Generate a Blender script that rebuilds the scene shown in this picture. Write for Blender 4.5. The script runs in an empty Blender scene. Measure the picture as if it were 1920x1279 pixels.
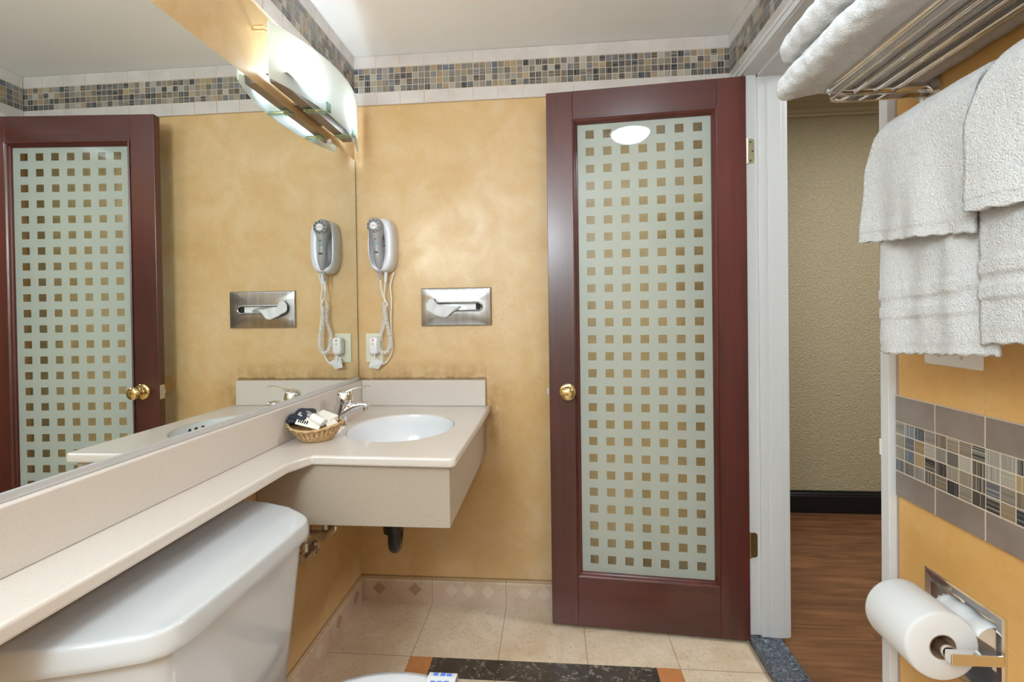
import bpy, bmesh, math, random
from mathutils import Vector, Matrix
random.seed(7)
S = bpy.context.scene
C = S.collection
PI = math.pi

# ------------------------------------------------------------------ camera
cam_d = bpy.data.cameras.new('camera'); cam = bpy.data.objects.new('camera', cam_d); C.objects.link(cam)
CP = Vector((0.8150, -1.9324, 1.1966)); YAW, PITCH, ROLL = 0.0837147, -0.0096370, -0.0135030
_f = Vector((-math.sin(YAW), math.cos(YAW), 0)); _r = Vector((math.cos(YAW), math.sin(YAW), 0)); _u = Vector((0, 0, 1))
f2 = _f*math.cos(PITCH) + _u*math.sin(PITCH); u2 = _u*math.cos(PITCH) - _f*math.sin(PITCH)
r3 = _r*math.cos(ROLL) + u2*math.sin(ROLL); u3 = u2*math.cos(ROLL) - _r*math.sin(ROLL)
cam.matrix_world = Matrix(((r3.x, u3.x, -f2.x, CP.x), (r3.y, u3.y, -f2.y, CP.y), (r3.z, u3.z, -f2.z, CP.z), (0, 0, 0, 1)))
cam_d.sensor_width = 36; cam_d.lens = 888.99/1920*36; cam_d.shift_y = -41.137/1920; cam_d.clip_start = 0.02
S.camera = cam

# ------------------------------------------------------------------ world, colour management
wd = bpy.data.worlds.new('world'); S.world = wd; wd.use_nodes = True
wd.node_tree.nodes['Background'].inputs[0].default_value = (0.75, 0.8, 0.85, 1)
wd.node_tree.nodes['Background'].inputs[1].default_value = 0.3
S.view_settings.view_transform = 'Standard'; S.view_settings.look = 'None'
S.view_settings.gamma = 1; S.view_settings.use_curve_mapping = False
S.view_settings.exposure = 1.93
S.cycles.max_bounces = 12; S.cycles.diffuse_bounces = 10; S.cycles.glossy_bounces = 6
S.cycles.transmission_bounces = 8; S.cycles.transparent_max_bounces = 12
S.cycles.sample_clamp_indirect = 6; S.cycles.blur_glossy = 0.6
S.cycles.use_denoising = True
DOME_POWER = 9.0        # emission of the ceiling dome
BULB_WATT = 0.36         # each bulb of the vanity light

def area_light(name, loc, size, watt, col, rot=(0, 0, 0), sy=None):
    l = bpy.data.lights.new(name, 'AREA'); l.energy = watt; l.color = col; l.size = size
    if sy: l.shape = 'RECTANGLE'; l.size_y = sy
    o = bpy.data.objects.new(name, l); o.location = loc; o.rotation_euler = rot; C.objects.link(o); return o
area_light('hallway_lamp', (2.6, -0.35, 2.38), 0.5, 10.5, (0.92, 0.95, 1.0))
bl = bpy.data.lights.new('added_fill_light', 'POINT'); bl.energy = 18; bl.color = (0.75, 0.90, 1.0); bl.shadow_soft_size = 0.22  # added soft fill behind the camera, no fixture belongs to it
bo = bpy.data.objects.new('added_fill_light', bl); bo.location = (0.30, -2.50, 1.86); C.objects.link(bo)

# ------------------------------------------------------------------ helpers
def tag(o, label=None, cat=None, group=None, kind=None):
    if label: o['label'] = label
    if cat: o['category'] = cat
    if group: o['group'] = group
    if kind: o['kind'] = kind
    return o
def thing(name, label=None, cat=None, loc=(0, 0, 0), group=None, kind=None):
    o = bpy.data.objects.new(name, None); C.objects.link(o); o.location = loc; o.empty_display_size = 0.05
    return tag(o, label, cat, group, kind)
def root_loc(p):
    v = Vector((0, 0, 0))
    while p is not None: v += p.location; p = p.parent
    return v
def obj(name, bm, mats, parent=None, smooth=True, bevel=0, seg=2, subsurf=0, ang=35):
    bmesh.ops.remove_doubles(bm, verts=bm.verts, dist=1e-6)
    bmesh.ops.recalc_face_normals(bm, faces=bm.faces)
    me = bpy.data.meshes.new(name)
    if parent is not None: bmesh.ops.translate(bm, verts=bm.verts, vec=-root_loc(parent))
    bm.to_mesh(me); bm.free()
    for m in (mats if isinstance(mats, (list, tuple)) else [mats]): me.materials.append(m)
    o = bpy.data.objects.new(name, me); C.objects.link(o)
    if parent is not None: o.parent = parent
    if smooth:
        for p in me.polygons: p.use_smooth = True
        me.set_sharp_from_angle(angle=math.radians(ang))
    if bevel:
        b = o.modifiers.new('bevel', 'BEVEL'); b.width = bevel; b.segments = seg; b.limit_method = 'ANGLE'; b.angle_limit = math.radians(40)
        b.harden_normals = False
    if subsurf:
        s = o.modifiers.new('sub', 'SUBSURF'); s.levels = subsurf; s.render_levels = subsurf
    return o
def box(bm, x0, x1, y0, y1, z0, z1, mi=0):
    v = [bm.verts.new((x, y, z)) for z in (z0, z1) for y in (y0, y1) for x in (x0, x1)]
    fs = []
    for q in ((0, 2, 3, 1), (4, 5, 7, 6), (0, 1, 5, 4), (2, 6, 7, 3), (0, 4, 6, 2), (1, 3, 7, 5)):
        f = bm.faces.new([v[i] for i in q]); f.material_index = mi; fs.append(f)
    return v, fs
def B(*a):
    bm = bmesh.new(); box(bm, *a); return bm
def obox(bm, o, ax, ay, az, mi=0):
    """box from corner o with edge vectors"""
    o, ax, ay, az = map(Vector, (o, ax, ay, az))
    v = [bm.verts.new(o + ax*i + ay*j + az*k) for k in (0, 1) for j in (0, 1) for i in (0, 1)]
    for q in ((0, 2, 3, 1), (4, 5, 7, 6), (0, 1, 5, 4), (2, 6, 7, 3), (0, 4, 6, 2), (1, 3, 7, 5)):
        f = bm.faces.new([v[i] for i in q]); f.material_index = mi
    return v
def rings(bm, rs, cap=True, mi=0, closed=True):
    """loft rings of equal length"""
    V = [[bm.verts.new(p) for p in r] for r in rs]
    n = len(rs[0])
    for a, b in zip(V, V[1:]):
        for i in range(n if closed else n-1):
            j = (i+1) % n
            f = bm.faces.new((a[i], a[j], b[j], b[i])); f.material_index = mi
    if cap:
        bm.faces.new(V[0]).material_index = mi; bm.faces.new(list(reversed(V[-1]))).material_index = mi
    return V
def smooth_path(pts, k=8, closed=False):
    P = [Vector(p) for p in pts]; out = []
    n = len(P)
    rng = range(n if closed else n-1)
    for i in rng:
        if closed: p0, p1, p2, p3 = P[(i-1) % n], P[i], P[(i+1) % n], P[(i+2) % n]
        else: p0, p1, p2, p3 = P[max(i-1, 0)], P[i], P[i+1], P[min(i+2, n-1)]
        for j in range(k):
            t = j/k
            out.append(0.5*((2*p1) + (-p0+p2)*t + (2*p0-5*p1+4*p2-p3)*t*t + (-p0+3*p1-3*p2+p3)*t**3))
    if not closed: out.append(P[-1])
    return out
def tube(bm, pts, r, n=10, cap=True, mi=0, sx=1, sy=1, up=None):
    """sweep; r number or list; sx, sy squash the section"""
    P = [Vector(p) for p in pts]; R = r if isinstance(r, (list, tuple)) else [r]*len(P)
    t0 = (P[1]-P[0]).normalized()
    a = Vector(up) if up else (Vector((0, 0, 1)) if abs(t0.z) < 0.9 else Vector((1, 0, 0)))
    side = t0.cross(a).normalized(); rs = []
    for i, p in enumerate(P):
        t = ((P[i]-P[i-1]) if i else (P[1]-P[0]))
        if 0 < i < len(P)-1: t = (P[i+1]-P[i-1])
        t.normalize()
        side = (side - t*side.dot(t)).normalized(); u = t.cross(side)
        rs.append([p + side*math.cos(2*PI*k/n)*R[i]*sx + u*math.sin(2*PI*k/n)*R[i]*sy for k in range(n)])
    rings(bm, rs, cap, mi)
def lathe(bm, prof, c=(0, 0, 0), axis='z', n=32, sx=1, sy=1, mi=0, cap=True):
    c = Vector(c); rs = []
    for r, h in prof:
        ring = []
        for k in range(n):
            a = 2*PI*k/n; p, q = math.cos(a)*r*sx, math.sin(a)*r*sy
            d = {'z': (p, q, h), 'y': (p, h, q), 'x': (h, p, q)}[axis]
            ring.append(c + Vector(d))
        rs.append(ring)
    return rings(bm, rs, cap, mi)
def prism(bm, outline, z0, z1, mi=0):
    lo = [bm.verts.new((x, y, z0)) for x, y in outline]; hi = [bm.verts.new((x, y, z1)) for x, y in outline]
    n = len(outline)
    for i in range(n):
        j = (i+1) % n; bm.faces.new((lo[i], lo[j], hi[j], hi[i])).material_index = mi
    bm.faces.new(lo[::-1]).material_index = mi; bm.faces.new(hi).material_index = mi
def set_uv(bm, fn):
    uv = bm.loops.layers.uv.verify()
    for f in bm.faces:
        for l in f.loops: l[uv].uv = fn(l.vert.co)
def rrect(w, h, r, k=5):
    out = []
    for cx, cy, a0 in ((w/2-r, h/2-r, 0), (-w/2+r, h/2-r, PI/2), (-w/2+r, -h/2+r, PI), (w/2-r, -h/2+r, 1.5*PI)):
        for i in range(k+1):
            a = a0 + PI/2*i/k; out.append((cx+math.cos(a)*r, cy+math.sin(a)*r))
    return out

# ------------------------------------------------------------------ materials
class N:
    def __init__(s, name):
        s.m = bpy.data.materials.new(name); s.m.use_nodes = True; s.t = s.m.node_tree
        s.p = s.t.nodes['Principled BSDF']; s.out = s.t.nodes['Material Output']
    def n(s, typ, **k):
        x = s.t.nodes.new(typ)
        for a, b in k.items():
            if a.startswith('i_'):
                key = a[2:]; x.inputs[int(key) if key.isdigit() else key.replace('_', ' ')].default_value = b
            else: setattr(x, a, b)
        return x
    def l(s, a, b): s.t.links.new(a, b)
    def pos(s): return s.n('ShaderNodeNewGeometry').outputs['Position']
    def uv(s): return s.n('ShaderNodeUVMap').outputs[0]
    def noise(s, vec, scale, detail=3, rough=0.5, stretch=None, dist=0):
        if stretch:
            mp = s.n('ShaderNodeMapping'); mp.inputs['Scale'].default_value = stretch; s.l(vec, mp.inputs[0]); vec = mp.outputs[0]
        x = s.n('ShaderNodeTexNoise'); s.l(vec, x.inputs['Vector'])
        x.inputs['Scale'].default_value = scale; x.inputs['Detail'].default_value = detail; x.inputs['Roughness'].default_value = rough
        x.inputs['Distortion'].default_value = dist
        return x.outputs['Fac']
    def ramp(s, fac, stops, interp='LINEAR'):
        r = s.n('ShaderNodeValToRGB'); cr = r.color_ramp; cr.interpolation = interp
        while len(cr.elements) < len(stops): cr.elements.new(0.5)
        for e, (p, c) in zip(cr.elements, stops):
            e.position = p; e.color = (c, c, c, 1) if isinstance(c, (int, float)) else (*c, 1)
        s.l(fac, r.inputs[0]); return r.outputs[0]
    def mix(s, f, a, b, mode='MIX'):
        x = s.n('ShaderNodeMix', data_type='RGBA', blend_type=mode)
        for i, v in ((0, f), (6, a), (7, b)):
            if hasattr(v, 'is_linked') or hasattr(v, 'links'): s.l(v, x.inputs[i])
            else: x.inputs[i].default_value = v if i == 0 else (*v, 1)
        return x.outputs[2]
    def math(s, op, a, b=None, c=None):
        x = s.n('ShaderNodeMath', operation=op)
        for i, v in enumerate((a, b, c)):
            if v is None: continue
            if isinstance(v, (int, float)): x.inputs[i].default_value = v
            else: s.l(v, x.inputs[i])
        return x.outputs[0]
    def sep(s, v):
        x = s.n('ShaderNodeSeparateXYZ'); s.l(v, x.inputs[0]); return x.outputs
    def bump(s, h, strength=0.3, dist=0.001):
        b = s.n('ShaderNodeBump'); b.inputs['Strength'].default_value = strength; b.inputs['Distance'].default_value = dist
        s.l(h, b.inputs['Height']); s.l(b.outputs[0], s.p.inputs['Normal']); return b
    def set(s, **k):
        for a, v in k.items():
            key = a.replace('_', ' ')
            if hasattr(v, 'links'): s.l(v, s.p.inputs[key])
            else: s.p.inputs[key].default_value = (*v, 1) if isinstance(v, tuple) and len(v) == 3 else v
        return s
def simple(name, col, rough=0.5, metal=0.0, coat=0.0, **k):
    m = N(name); m.set(Base_Color=col, Roughness=rough, Metallic=metal, Coat_Weight=coat, **k); return m.m

# --- plaster with ragged ochre patches and brown stains near the vanity
def plaster(name, stains=True):
    m = N(name); p = m.pos()
    a = m.noise(p, 2.2, 5, 0.6, dist=0.6); b = m.noise(p, 7, 6, 0.65, dist=1.0); c = m.noise(p, 30, 4, 0.6, dist=1.5)
    col = m.ramp(a, [(0.3, (0.53, 0.34, 0.14)), (0.5, (0.62, 0.435, 0.225)), (0.72, (0.66, 0.49, 0.295))])
    col = m.mix(m.ramp(b, [(0.35, 0.0), (0.62, 0.55)]), col, (0.56, 0.335, 0.12))
    col = m.mix(m.ramp(c, [(0.55, 0.0), (0.75, 0.3)]), col, (0.68, 0.49, 0.28))
    ln = m.math('MULTIPLY', m.ramp(m.math('ABSOLUTE', m.math('SUBTRACT', m.noise(p, 6, 4, 0.6, dist=2.2), 0.5)), [(0.0, 1.0), (0.006, 0.0)]), m.ramp(a, [(0.5, 0.0), (0.62, 0.55)]))
    col = m.mix(ln, col, (0.42, 0.235, 0.075))
    if not stains: col = m.mix(1.0, col, (1.05, 0.90, 0.62), 'MULTIPLY')
    if stains:
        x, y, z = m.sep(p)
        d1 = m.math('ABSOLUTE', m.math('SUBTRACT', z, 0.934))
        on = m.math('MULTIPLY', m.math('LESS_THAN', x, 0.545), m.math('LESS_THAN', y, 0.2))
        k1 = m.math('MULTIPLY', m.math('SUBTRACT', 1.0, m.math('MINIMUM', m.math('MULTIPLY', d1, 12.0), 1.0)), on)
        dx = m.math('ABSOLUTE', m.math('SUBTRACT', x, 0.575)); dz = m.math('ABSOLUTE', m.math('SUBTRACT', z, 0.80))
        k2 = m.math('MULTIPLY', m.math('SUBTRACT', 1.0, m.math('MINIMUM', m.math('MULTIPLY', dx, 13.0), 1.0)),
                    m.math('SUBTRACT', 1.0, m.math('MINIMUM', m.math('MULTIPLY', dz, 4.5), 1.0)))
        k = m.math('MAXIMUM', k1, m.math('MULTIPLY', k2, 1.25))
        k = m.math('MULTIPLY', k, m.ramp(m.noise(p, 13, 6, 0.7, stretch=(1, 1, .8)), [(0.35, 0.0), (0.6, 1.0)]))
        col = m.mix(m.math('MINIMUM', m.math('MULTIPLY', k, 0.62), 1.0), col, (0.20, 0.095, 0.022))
        # thin dark line where plaster meets splash and baseboard
        e = m.math('MULTIPLY', m.math('LESS_THAN', m.math('ABSOLUTE', m.math('SUBTRACT', z, m.math('ADD', 0.103, m.math('MULTIPLY', m.noise(p, 40, 3), 0.006)))), 0.004), 0.6)
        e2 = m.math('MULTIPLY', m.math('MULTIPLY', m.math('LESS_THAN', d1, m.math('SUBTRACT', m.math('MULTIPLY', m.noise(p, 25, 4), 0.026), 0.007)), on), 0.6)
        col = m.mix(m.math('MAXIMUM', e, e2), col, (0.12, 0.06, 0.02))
    m.set(Base_Color=col, Roughness=m.ramp(b, [(0.3, 0.36), (0.7, 0.5)]), Coat_Weight=0.12, Coat_Roughness=0.25)
    m.bump(m.math('ADD', m.math('MULTIPLY', m.noise(p, 5, 5, 0.6), 1.0), m.math('MULTIPLY', c, 0.15)), 0.35, 0.008)
    return m.m
M = {}
M['plaster'] = plaster('ochre plaster')
M['plaster_plain'] = plaster('ochre plaster right', False)
m = N('ceiling paint'); m.set(Base_Color=(0.90, 0.90, 0.90), Roughness=0.7); m.bump(m.noise(m.pos(), 60, 3), 0.08, 0.002); M['ceiling'] = m.m
m = N('hall wall paint'); pp = m.pos(); m.set(Base_Color=(0.40, 0.335, 0.205), Roughness=0.45)
m.bump(m.noise(pp, 85, 3, 0.6, dist=0.6), 1.0, 0.008); M['hall_wall'] = m.m
M['hall_crown'] = simple('crown paint', (0.42, 0.355, 0.25), 0.5)
M['black_trim'] = simple('black gloss trim', (0.006, 0.007, 0.008), 0.25)
m = N('white trim paint'); pp = m.pos(); m.set(Base_Color=(0.62, 0.625, 0.63), Roughness=0.32); m.bump(m.noise(pp, 25, 3, stretch=(3, 3, .5)), 0.1, 0.003); M['white_trim'] = m.m
M['grout'] = simple('beige grout', (0.60, 0.49, 0.39), 0.8)
M['grout_raw'] = simple('raw edge grout', (0.36, 0.27, 0.21), 0.85)

def glaze(name, col, col2):
    m = N(name); p = m.pos()
    m.set(Base_Color=m.mix(m.ramp(m.noise(p, 9, 3), [(0.35, 0.0), (0.65, 1.0)]), col, col2), Metallic=0.08, Roughness=0.22, Coat_Weight=0.6, Coat_Roughness=0.05)
    return m.m
M['glaze'] = glaze('taupe glazed tile', (0.56, 0.51, 0.485), (0.64, 0.60, 0.575))
M['glaze_dark'] = glaze('dark taupe glazed tile', (0.20, 0.165, 0.14), (0.27, 0.225, 0.20))
# --- glass mosaic: random colour and streak direction per 1-inch tile
def mosaic():
    m = N('streaked glass mosaic'); uv = m.uv(); u, v, _ = m.sep(uv); p = 0.0254
    cu = m.math('FLOOR', m.math('DIVIDE', u, p)); cv = m.math('FLOOR', m.math('DIVIDE', v, p))
    cc = m.n('ShaderNodeCombineXYZ'); m.l(cu, cc.inputs[0]); m.l(cv, cc.inputs[1])
    w = m.n('ShaderNodeTexWhiteNoise', noise_dimensions='3D'); m.l(cc.outputs[0], w.inputs['Vector'])
    r, g, b = m.sep(w.outputs['Color'])
    stops = [(0.0, (0.030, 0.036, 0.045)), (0.12, (0.13, 0.14, 0.16)), (0.22, (0.26, 0.205, 0.145)), (0.34, (0.33, 0.305, 0.265)), (0.46, (0.40, 0.285, 0.155)),
             (0.54, (0.15, 0.135, 0.115)), (0.63, (0.46, 0.43, 0.37)), (0.73, (0.13, 0.16, 0.215)), (0.79, (0.29, 0.25, 0.195)), (0.9, (0.07, 0.066, 0.06))]
    stops = [(p_, tuple(c_*0.85 for c_ in q_)) for p_, q_ in stops]
    base = m.ramp(r, stops, 'CONSTANT'); alt = m.ramp(b, stops, 'CONSTANT')
    o = m.math('GREATER_THAN', g, 0.42)
    su = m.math('ADD', m.math('MULTIPLY', u, 260.0), m.math('MULTIPLY', r, 90.0)); sv = m.math('ADD', m.math('MULTIPLY', v, 260.0), m.math('MULTIPLY', b, 90.0))
    s1 = m.n('ShaderNodeMix', data_type='FLOAT'); m.l(o, s1.inputs[0]); m.l(sv, s1.inputs[2]); m.l(su, s1.inputs[3])
    nz = m.n('ShaderNodeTexNoise', noise_dimensions='1D'); m.l(s1.outputs[0], nz.inputs['W']); nz.inputs['Scale'].default_value = 1.0; nz.inputs['Detail'].default_value = 2
    k = m.ramp(nz.outputs['Fac'], [(0.44, 0.0), (0.58, 1.0)])
    col = m.mix(m.math('MULTIPLY', k, 0.55), base, alt)
    col = m.mix(m.math('MULTIPLY', m.ramp(nz.outputs['Fac'], [(0.58, 0.0), (0.68, 1.0)]), 0.35), col, (0.6, 0.58, 0.52))
    m.set(Base_Color=col, Roughness=0.12, Coat_Weight=0.4, Coat_Roughness=0.03); return m.m
M['mosaic'] = mosaic()
# --- cherry door wood
def wood(name, stretch, c0, c1, rough=0.22, coat=0.5, sc=1.0):
    m = N(name); p = m.pos()
    a = m.noise(p, 9*sc, 6, 0.6, stretch=stretch, dist=0.4); b = m.noise(p, 60*sc, 4, 0.6, stretch=stretch); d = m.noise(p, 1.6, 3)
    col = m.mix(m.ramp(a, [(0.3, 0.0), (0.7, 1.0)]), c0, c1)
    col = m.mix(m.ramp(b, [(0.45, 0.0), (0.75, 0.45)]), col, tuple(x*0.45 for x in c0))
    col = m.mix(m.ramp(d, [(0.4, 0.0), (0.8, 0.35)]), col, tuple(min(1, x*1.6) for x in c1))
    m.set(Base_Color=col, Roughness=0.35, Coat_Weight=coat, Coat_Roughness=rough)
    m.bump(b, 0.08, 0.001); return m.m
M['wood_v'] = wood('cherry wood upright grain', (1, 1, 0.05), (0.036, 0.008, 0.006), (0.115, 0.019, 0.013))
M['wood_h'] = wood('cherry wood level grain', (0.05, 0.05, 1), (0.036, 0.009, 0.007), (0.098, 0.018, 0.013))
M['brass'] = simple('polished brass', (0.80, 0.62, 0.30), 0.12, 1.0)
M['brass_pale'] = simple('pale lacquered brass', (0.72, 0.66, 0.46), 0.30, 0.7)
M['brass_old'] = simple('tarnished brass', (0.30, 0.21, 0.08), 0.35, 0.9)
M['screw'] = simple('screw steel', (0.25, 0.23, 0.18), 0.35, 1.0)
M['chrome'] = simple('chrome', (0.82, 0.82, 0.84), 0.06, 1.0)
M['steel_soft'] = simple('satin steel', (0.62, 0.60, 0.58), 0.28, 1.0)
m = N('brushed steel'); st = m.noise(m.pos(), 60, 3, 0.6, stretch=(1, 1, 0.02)); m.set(Base_Color=m.ramp(st, [(0.3, (0.31, 0.305, 0.31)), (0.7, (0.43, 0.425, 0.43))]), Metallic=1.0, Roughness=0.26, Anisotropic=0.5); M['brushed'] = m.m
M['rail'] = simple('rail bronze grey', (0.30, 0.25, 0.23), 0.35, 0.7)
M['mirror'] = simple('mirror glass', (0.87, 0.905, 0.885), 0.0, 1.0)
M['alu'] = simple('aluminium edge', (0.62, 0.62, 0.63), 0.4, 0.4)
# --- door glass: frosted with clear squares
def door_glass():
    m = N('etched door glass'); uv = m.uv(); u, v, _ = m.sep(uv)
    def cell(c):
        f = m.math('FRACT', m.math('ADD', c, 0.5)); return m.math('LESS_THAN', m.math('ABSOLUTE', m.math('SUBTRACT', f, 0.5)), 0.242)
    inside = m.math('MULTIPLY', cell(u), cell(v))
    for c, hi in ((u, 6.5), (v, 25.5)):
        inside = m.math('MULTIPLY', inside, m.math('MULTIPLY', m.math('GREATER_THAN', c, -0.5), m.math('LESS_THAN', c, hi)))
    m.set(Base_Color=(0.64, 0.76, 0.755), Roughness=0.6, Specular_IOR_Level=0.1)
    tr = m.n('ShaderNodeBsdfTranslucent'); tr.inputs[0].default_value = (0.90, 0.99, 1.0, 1)
    mx = m.n('ShaderNodeMixShader'); mx.inputs[0].default_value = 0.56; m.l(m.p.outputs[0], mx.inputs[1]); m.l(tr.outputs[0], mx.inputs[2])
    tp = m.n('ShaderNodeBsdfTransparent'); tp.inputs[0].default_value = (0.97, 0.99, 0.98, 1)
    gl = m.n('ShaderNodeBsdfGlossy'); gl.inputs['Roughness'].default_value = 0.012
    m2 = m.n('ShaderNodeMixShader'); m.l(inside, m2.inputs[0]); m.l(mx.outputs[0], m2.inputs[1]); m.l(tp.outputs[0], m2.inputs[2])
    lw = m.n('ShaderNodeLayerWeight'); fr = m.math('ADD', 0.045, m.math('MULTIPLY', m.math('POWER', lw.outputs['Facing'], 5.0), 0.95))
    lw.inputs[0].default_value = 0.5
    m3 = m.n('ShaderNodeMixShader'); m.l(fr, m3.inputs[0]); m.l(m2.outputs[0], m3.inputs[1]); m.l(gl.outputs[0], m3.inputs[2])
    m.l(m3.outputs[0], m.out.inputs[0]); return m.m
M['door_glass'] = door_glass()
m = N('clear door glass'); tp = m.n('ShaderNodeBsdfTransparent'); tp.inputs[0].default_value = (0.98, 1, 0.99, 1); gl = m.n('ShaderNodeBsdfGlossy'); gl.inputs['Roughness'].default_value = 0.01
m2 = m.n('ShaderNodeMixShader'); m2.inputs[0].default_value = 0.04; m.l(tp.outputs[0], m2.inputs[1]); m.l(gl.outputs[0], m2.inputs[2]); m.l(m2.outputs[0], m.out.inputs[0]); M['clear_glass'] = m.m
# --- solid surface counter with fine speckle
def speckle(name, col, dark, k=0.5):
    m = N(name); p = m.pos()
    c = m.mix(m.ramp(m.noise(p, 380, 2), [(0.60, 0.0), (0.70, k)]), col, dark)
    c = m.mix(m.ramp(m.noise(p, 300, 2, stretch=(1.3, 1, .9)), [(0.70, 0.0), (0.78, k*0.5)]), c, (0.85, 0.82, 0.76))
    m.set(Base_Color=c, Roughness=0.33, Coat_Weight=0.15, Coat_Roughness=0.1); return m.m
M['counter'] = speckle('speckled cream solid surface', (0.585, 0.53, 0.48), (0.46, 0.37, 0.29))
M['apron'] = speckle('speckled solid surface with painted shade', (0.40, 0.335, 0.265), (0.20, 0.15, 0.105), 0.8)  # counter surface, denser speckle; darker base stands in for shade on the aprons
M['porcelain'] = simple('white porcelain', (0.70, 0.71, 0.73), 0.12, 0, 0.4, Coat_Roughness=0.03)
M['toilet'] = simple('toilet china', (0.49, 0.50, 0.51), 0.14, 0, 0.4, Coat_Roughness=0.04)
# --- marble
def marble(name, c0, c1, vein, vs=14, vk=0.6, grid=False):
    m = N(name); p = m.pos()
    a = m.noise(p, 5, 5, 0.6, dist=0.8); b = m.noise(p, vs, 8, 0.7, dist=1.2); c = m.noise(p, vs*3, 6, 0.7, dist=2)
    col = m.mix(m.ramp(a, [(0.35, 0.0), (0.65, 1.0)]), c0, c1)
    ve = m.ramp(m.math('ABSOLUTE', m.math('SUBTRACT', b, 0.5)), [(0.0, vk), (0.02, 0.0)])
    gate = m.ramp(c, [(0.45, 0.0), (0.6, 1.0)])
    col = m.mix(m.math('MULTIPLY', ve, gate), col, vein)
    col = m.mix(m.ramp(c, [(0.62, 0.0), (0.8, 0.5)]), col, tuple(x*0.72 for x in c0))
    m.set(Roughness=0.28, Coat_Weight=0.3, Coat_Roughness=0.08)
    if grid:
        x, y, z = m.sep(p)
        def line(c, off, pitch):
            f = m.math('FRACT', m.math('ADD', m.math('DIVIDE', m.math('SUBTRACT', c, off), pitch), 0.5))
            return m.math('LESS_THAN', m.math('ABSOLUTE', m.math('SUBTRACT', f, 0.5)), 0.0035)
        g = m.math('MAXIMUM', line(x, 0.3064, 0.308), line(y, -0.314, 0.308))
        col = m.mix(g, col, (0.22, 0.15, 0.09)); m.bump(m.math('SUBTRACT', 1.0, g), 0.4, 0.001)
    m.set(Base_Color=col); return m.m
M['floor'] = marble('cream marble floor tile', (0.56, 0.43, 0.29), (0.68, 0.56, 0.415), (0.24, 0.15, 0.085), vs=18, vk=0.9, grid=True)
M['dark_marble'] = marble('dark brown marble', (0.030, 0.024, 0.019), (0.065, 0.052, 0.042), (0.55, 0.45, 0.35), vs=9, vk=0.8)
M['rust_marble'] = marble('rust marble', (0.42, 0.16, 0.05), (0.55, 0.24, 0.09), (0.25, 0.08, 0.03), vs=20)
M['base_marble'] = marble('rose marble baseboard', (0.52, 0.385, 0.285), (0.60, 0.47, 0.36), (0.33, 0.2, 0.13))
M['base_diamond'] = marble('brown marble diamond', (0.34, 0.21, 0.14), (0.42, 0.28, 0.19), (0.3, 0.18, 0.1))
M['base_diamond_pale'] = marble('pale marble diamond', (0.60, 0.50, 0.38), (0.66, 0.56, 0.44), (0.4, 0.28, 0.18))
m = N('blue grey granite'); p = m.pos(); a = m.noise(p, 85, 5, 0.75, dist=1.2)
m.set(Base_Color=m.ramp(a, [(0.35, (0.012, 0.014, 0.018)), (0.5, (0.07, 0.08, 0.10)), (0.62, (0.16, 0.18, 0.22)), (0.72, (0.55, 0.57, 0.62))]), Roughness=0.2); M['granite'] = m.m
# --- plank floor
def planks():
    m = N('brown wood planks'); p = m.pos(); x, y, z = m.sep(p)
    row = m.math('FLOOR', m.math('DIVIDE', m.math('ADD', y, 5.0), 0.145))
    w = m.n('ShaderNodeTexWhiteNoise', noise_dimensions='1D'); m.l(row, w.inputs['W'])
    xo = m.math('ADD', x, m.math('MULTIPLY', w.outputs[0], 1.7)); col_i = m.math('FLOOR', m.math('DIVIDE', xo, 1.1))
    cc = m.n('ShaderNodeCombineXYZ'); m.l(row, cc.inputs[0]); m.l(col_i, cc.inputs[1])
    w2 = m.n('ShaderNodeTexWhiteNoise', noise_dimensions='3D'); m.l(cc.outputs[0], w2.inputs['Vector'])
    sh = m.n('ShaderNodeVectorMath', operation='ADD'); m.l(p, sh.inputs[0])
    sc = m.n('ShaderNodeVectorMath', operation='SCALE'); m.l(w2.outputs['Color'], sc.inputs[0]); sc.inputs['Scale'].default_value = 7; m.l(sc.outputs[0], sh.inputs[1])
    a = m.noise(sh.outputs[0], 7, 6, 0.62, stretch=(0.35, 3, 1), dist=0.9); b = m.noise(sh.outputs[0], 45, 4, 0.6, stretch=(0.08, 1.6, 1))
    col = m.ramp(a, [(0.3, (0.085, 0.035, 0.014)), (0.5, (0.19, 0.080, 0.030)), (0.7, (0.28, 0.125, 0.050))])
    col = m.mix(m.ramp(b, [(0.45, 0.0), (0.72, 0.5)]), col, (0.06, 0.024, 0.010))
    col = m.mix(m.math('MULTIPLY', w2.outputs[0], 0.35), col, (0.11, 0.045, 0.018))
    fy = m.math('FRACT', m.math('DIVIDE', m.math('ADD', y, 5.0), 0.145)); fx = m.math('FRACT', m.math('DIVIDE', xo, 1.1))
    g = m.math('MAXIMUM', m.math('LESS_THAN', fy, 0.012), m.math('LESS_THAN', fx, 0.002))
    col = m.mix(m.math('MULTIPLY', g, 0.6), col, (0.03, 0.012, 0.006))
    m.set(Base_Color=col, Roughness=0.42); m.bump(b, 0.1, 0.001); return m.m
M['planks'] = planks()
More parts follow.
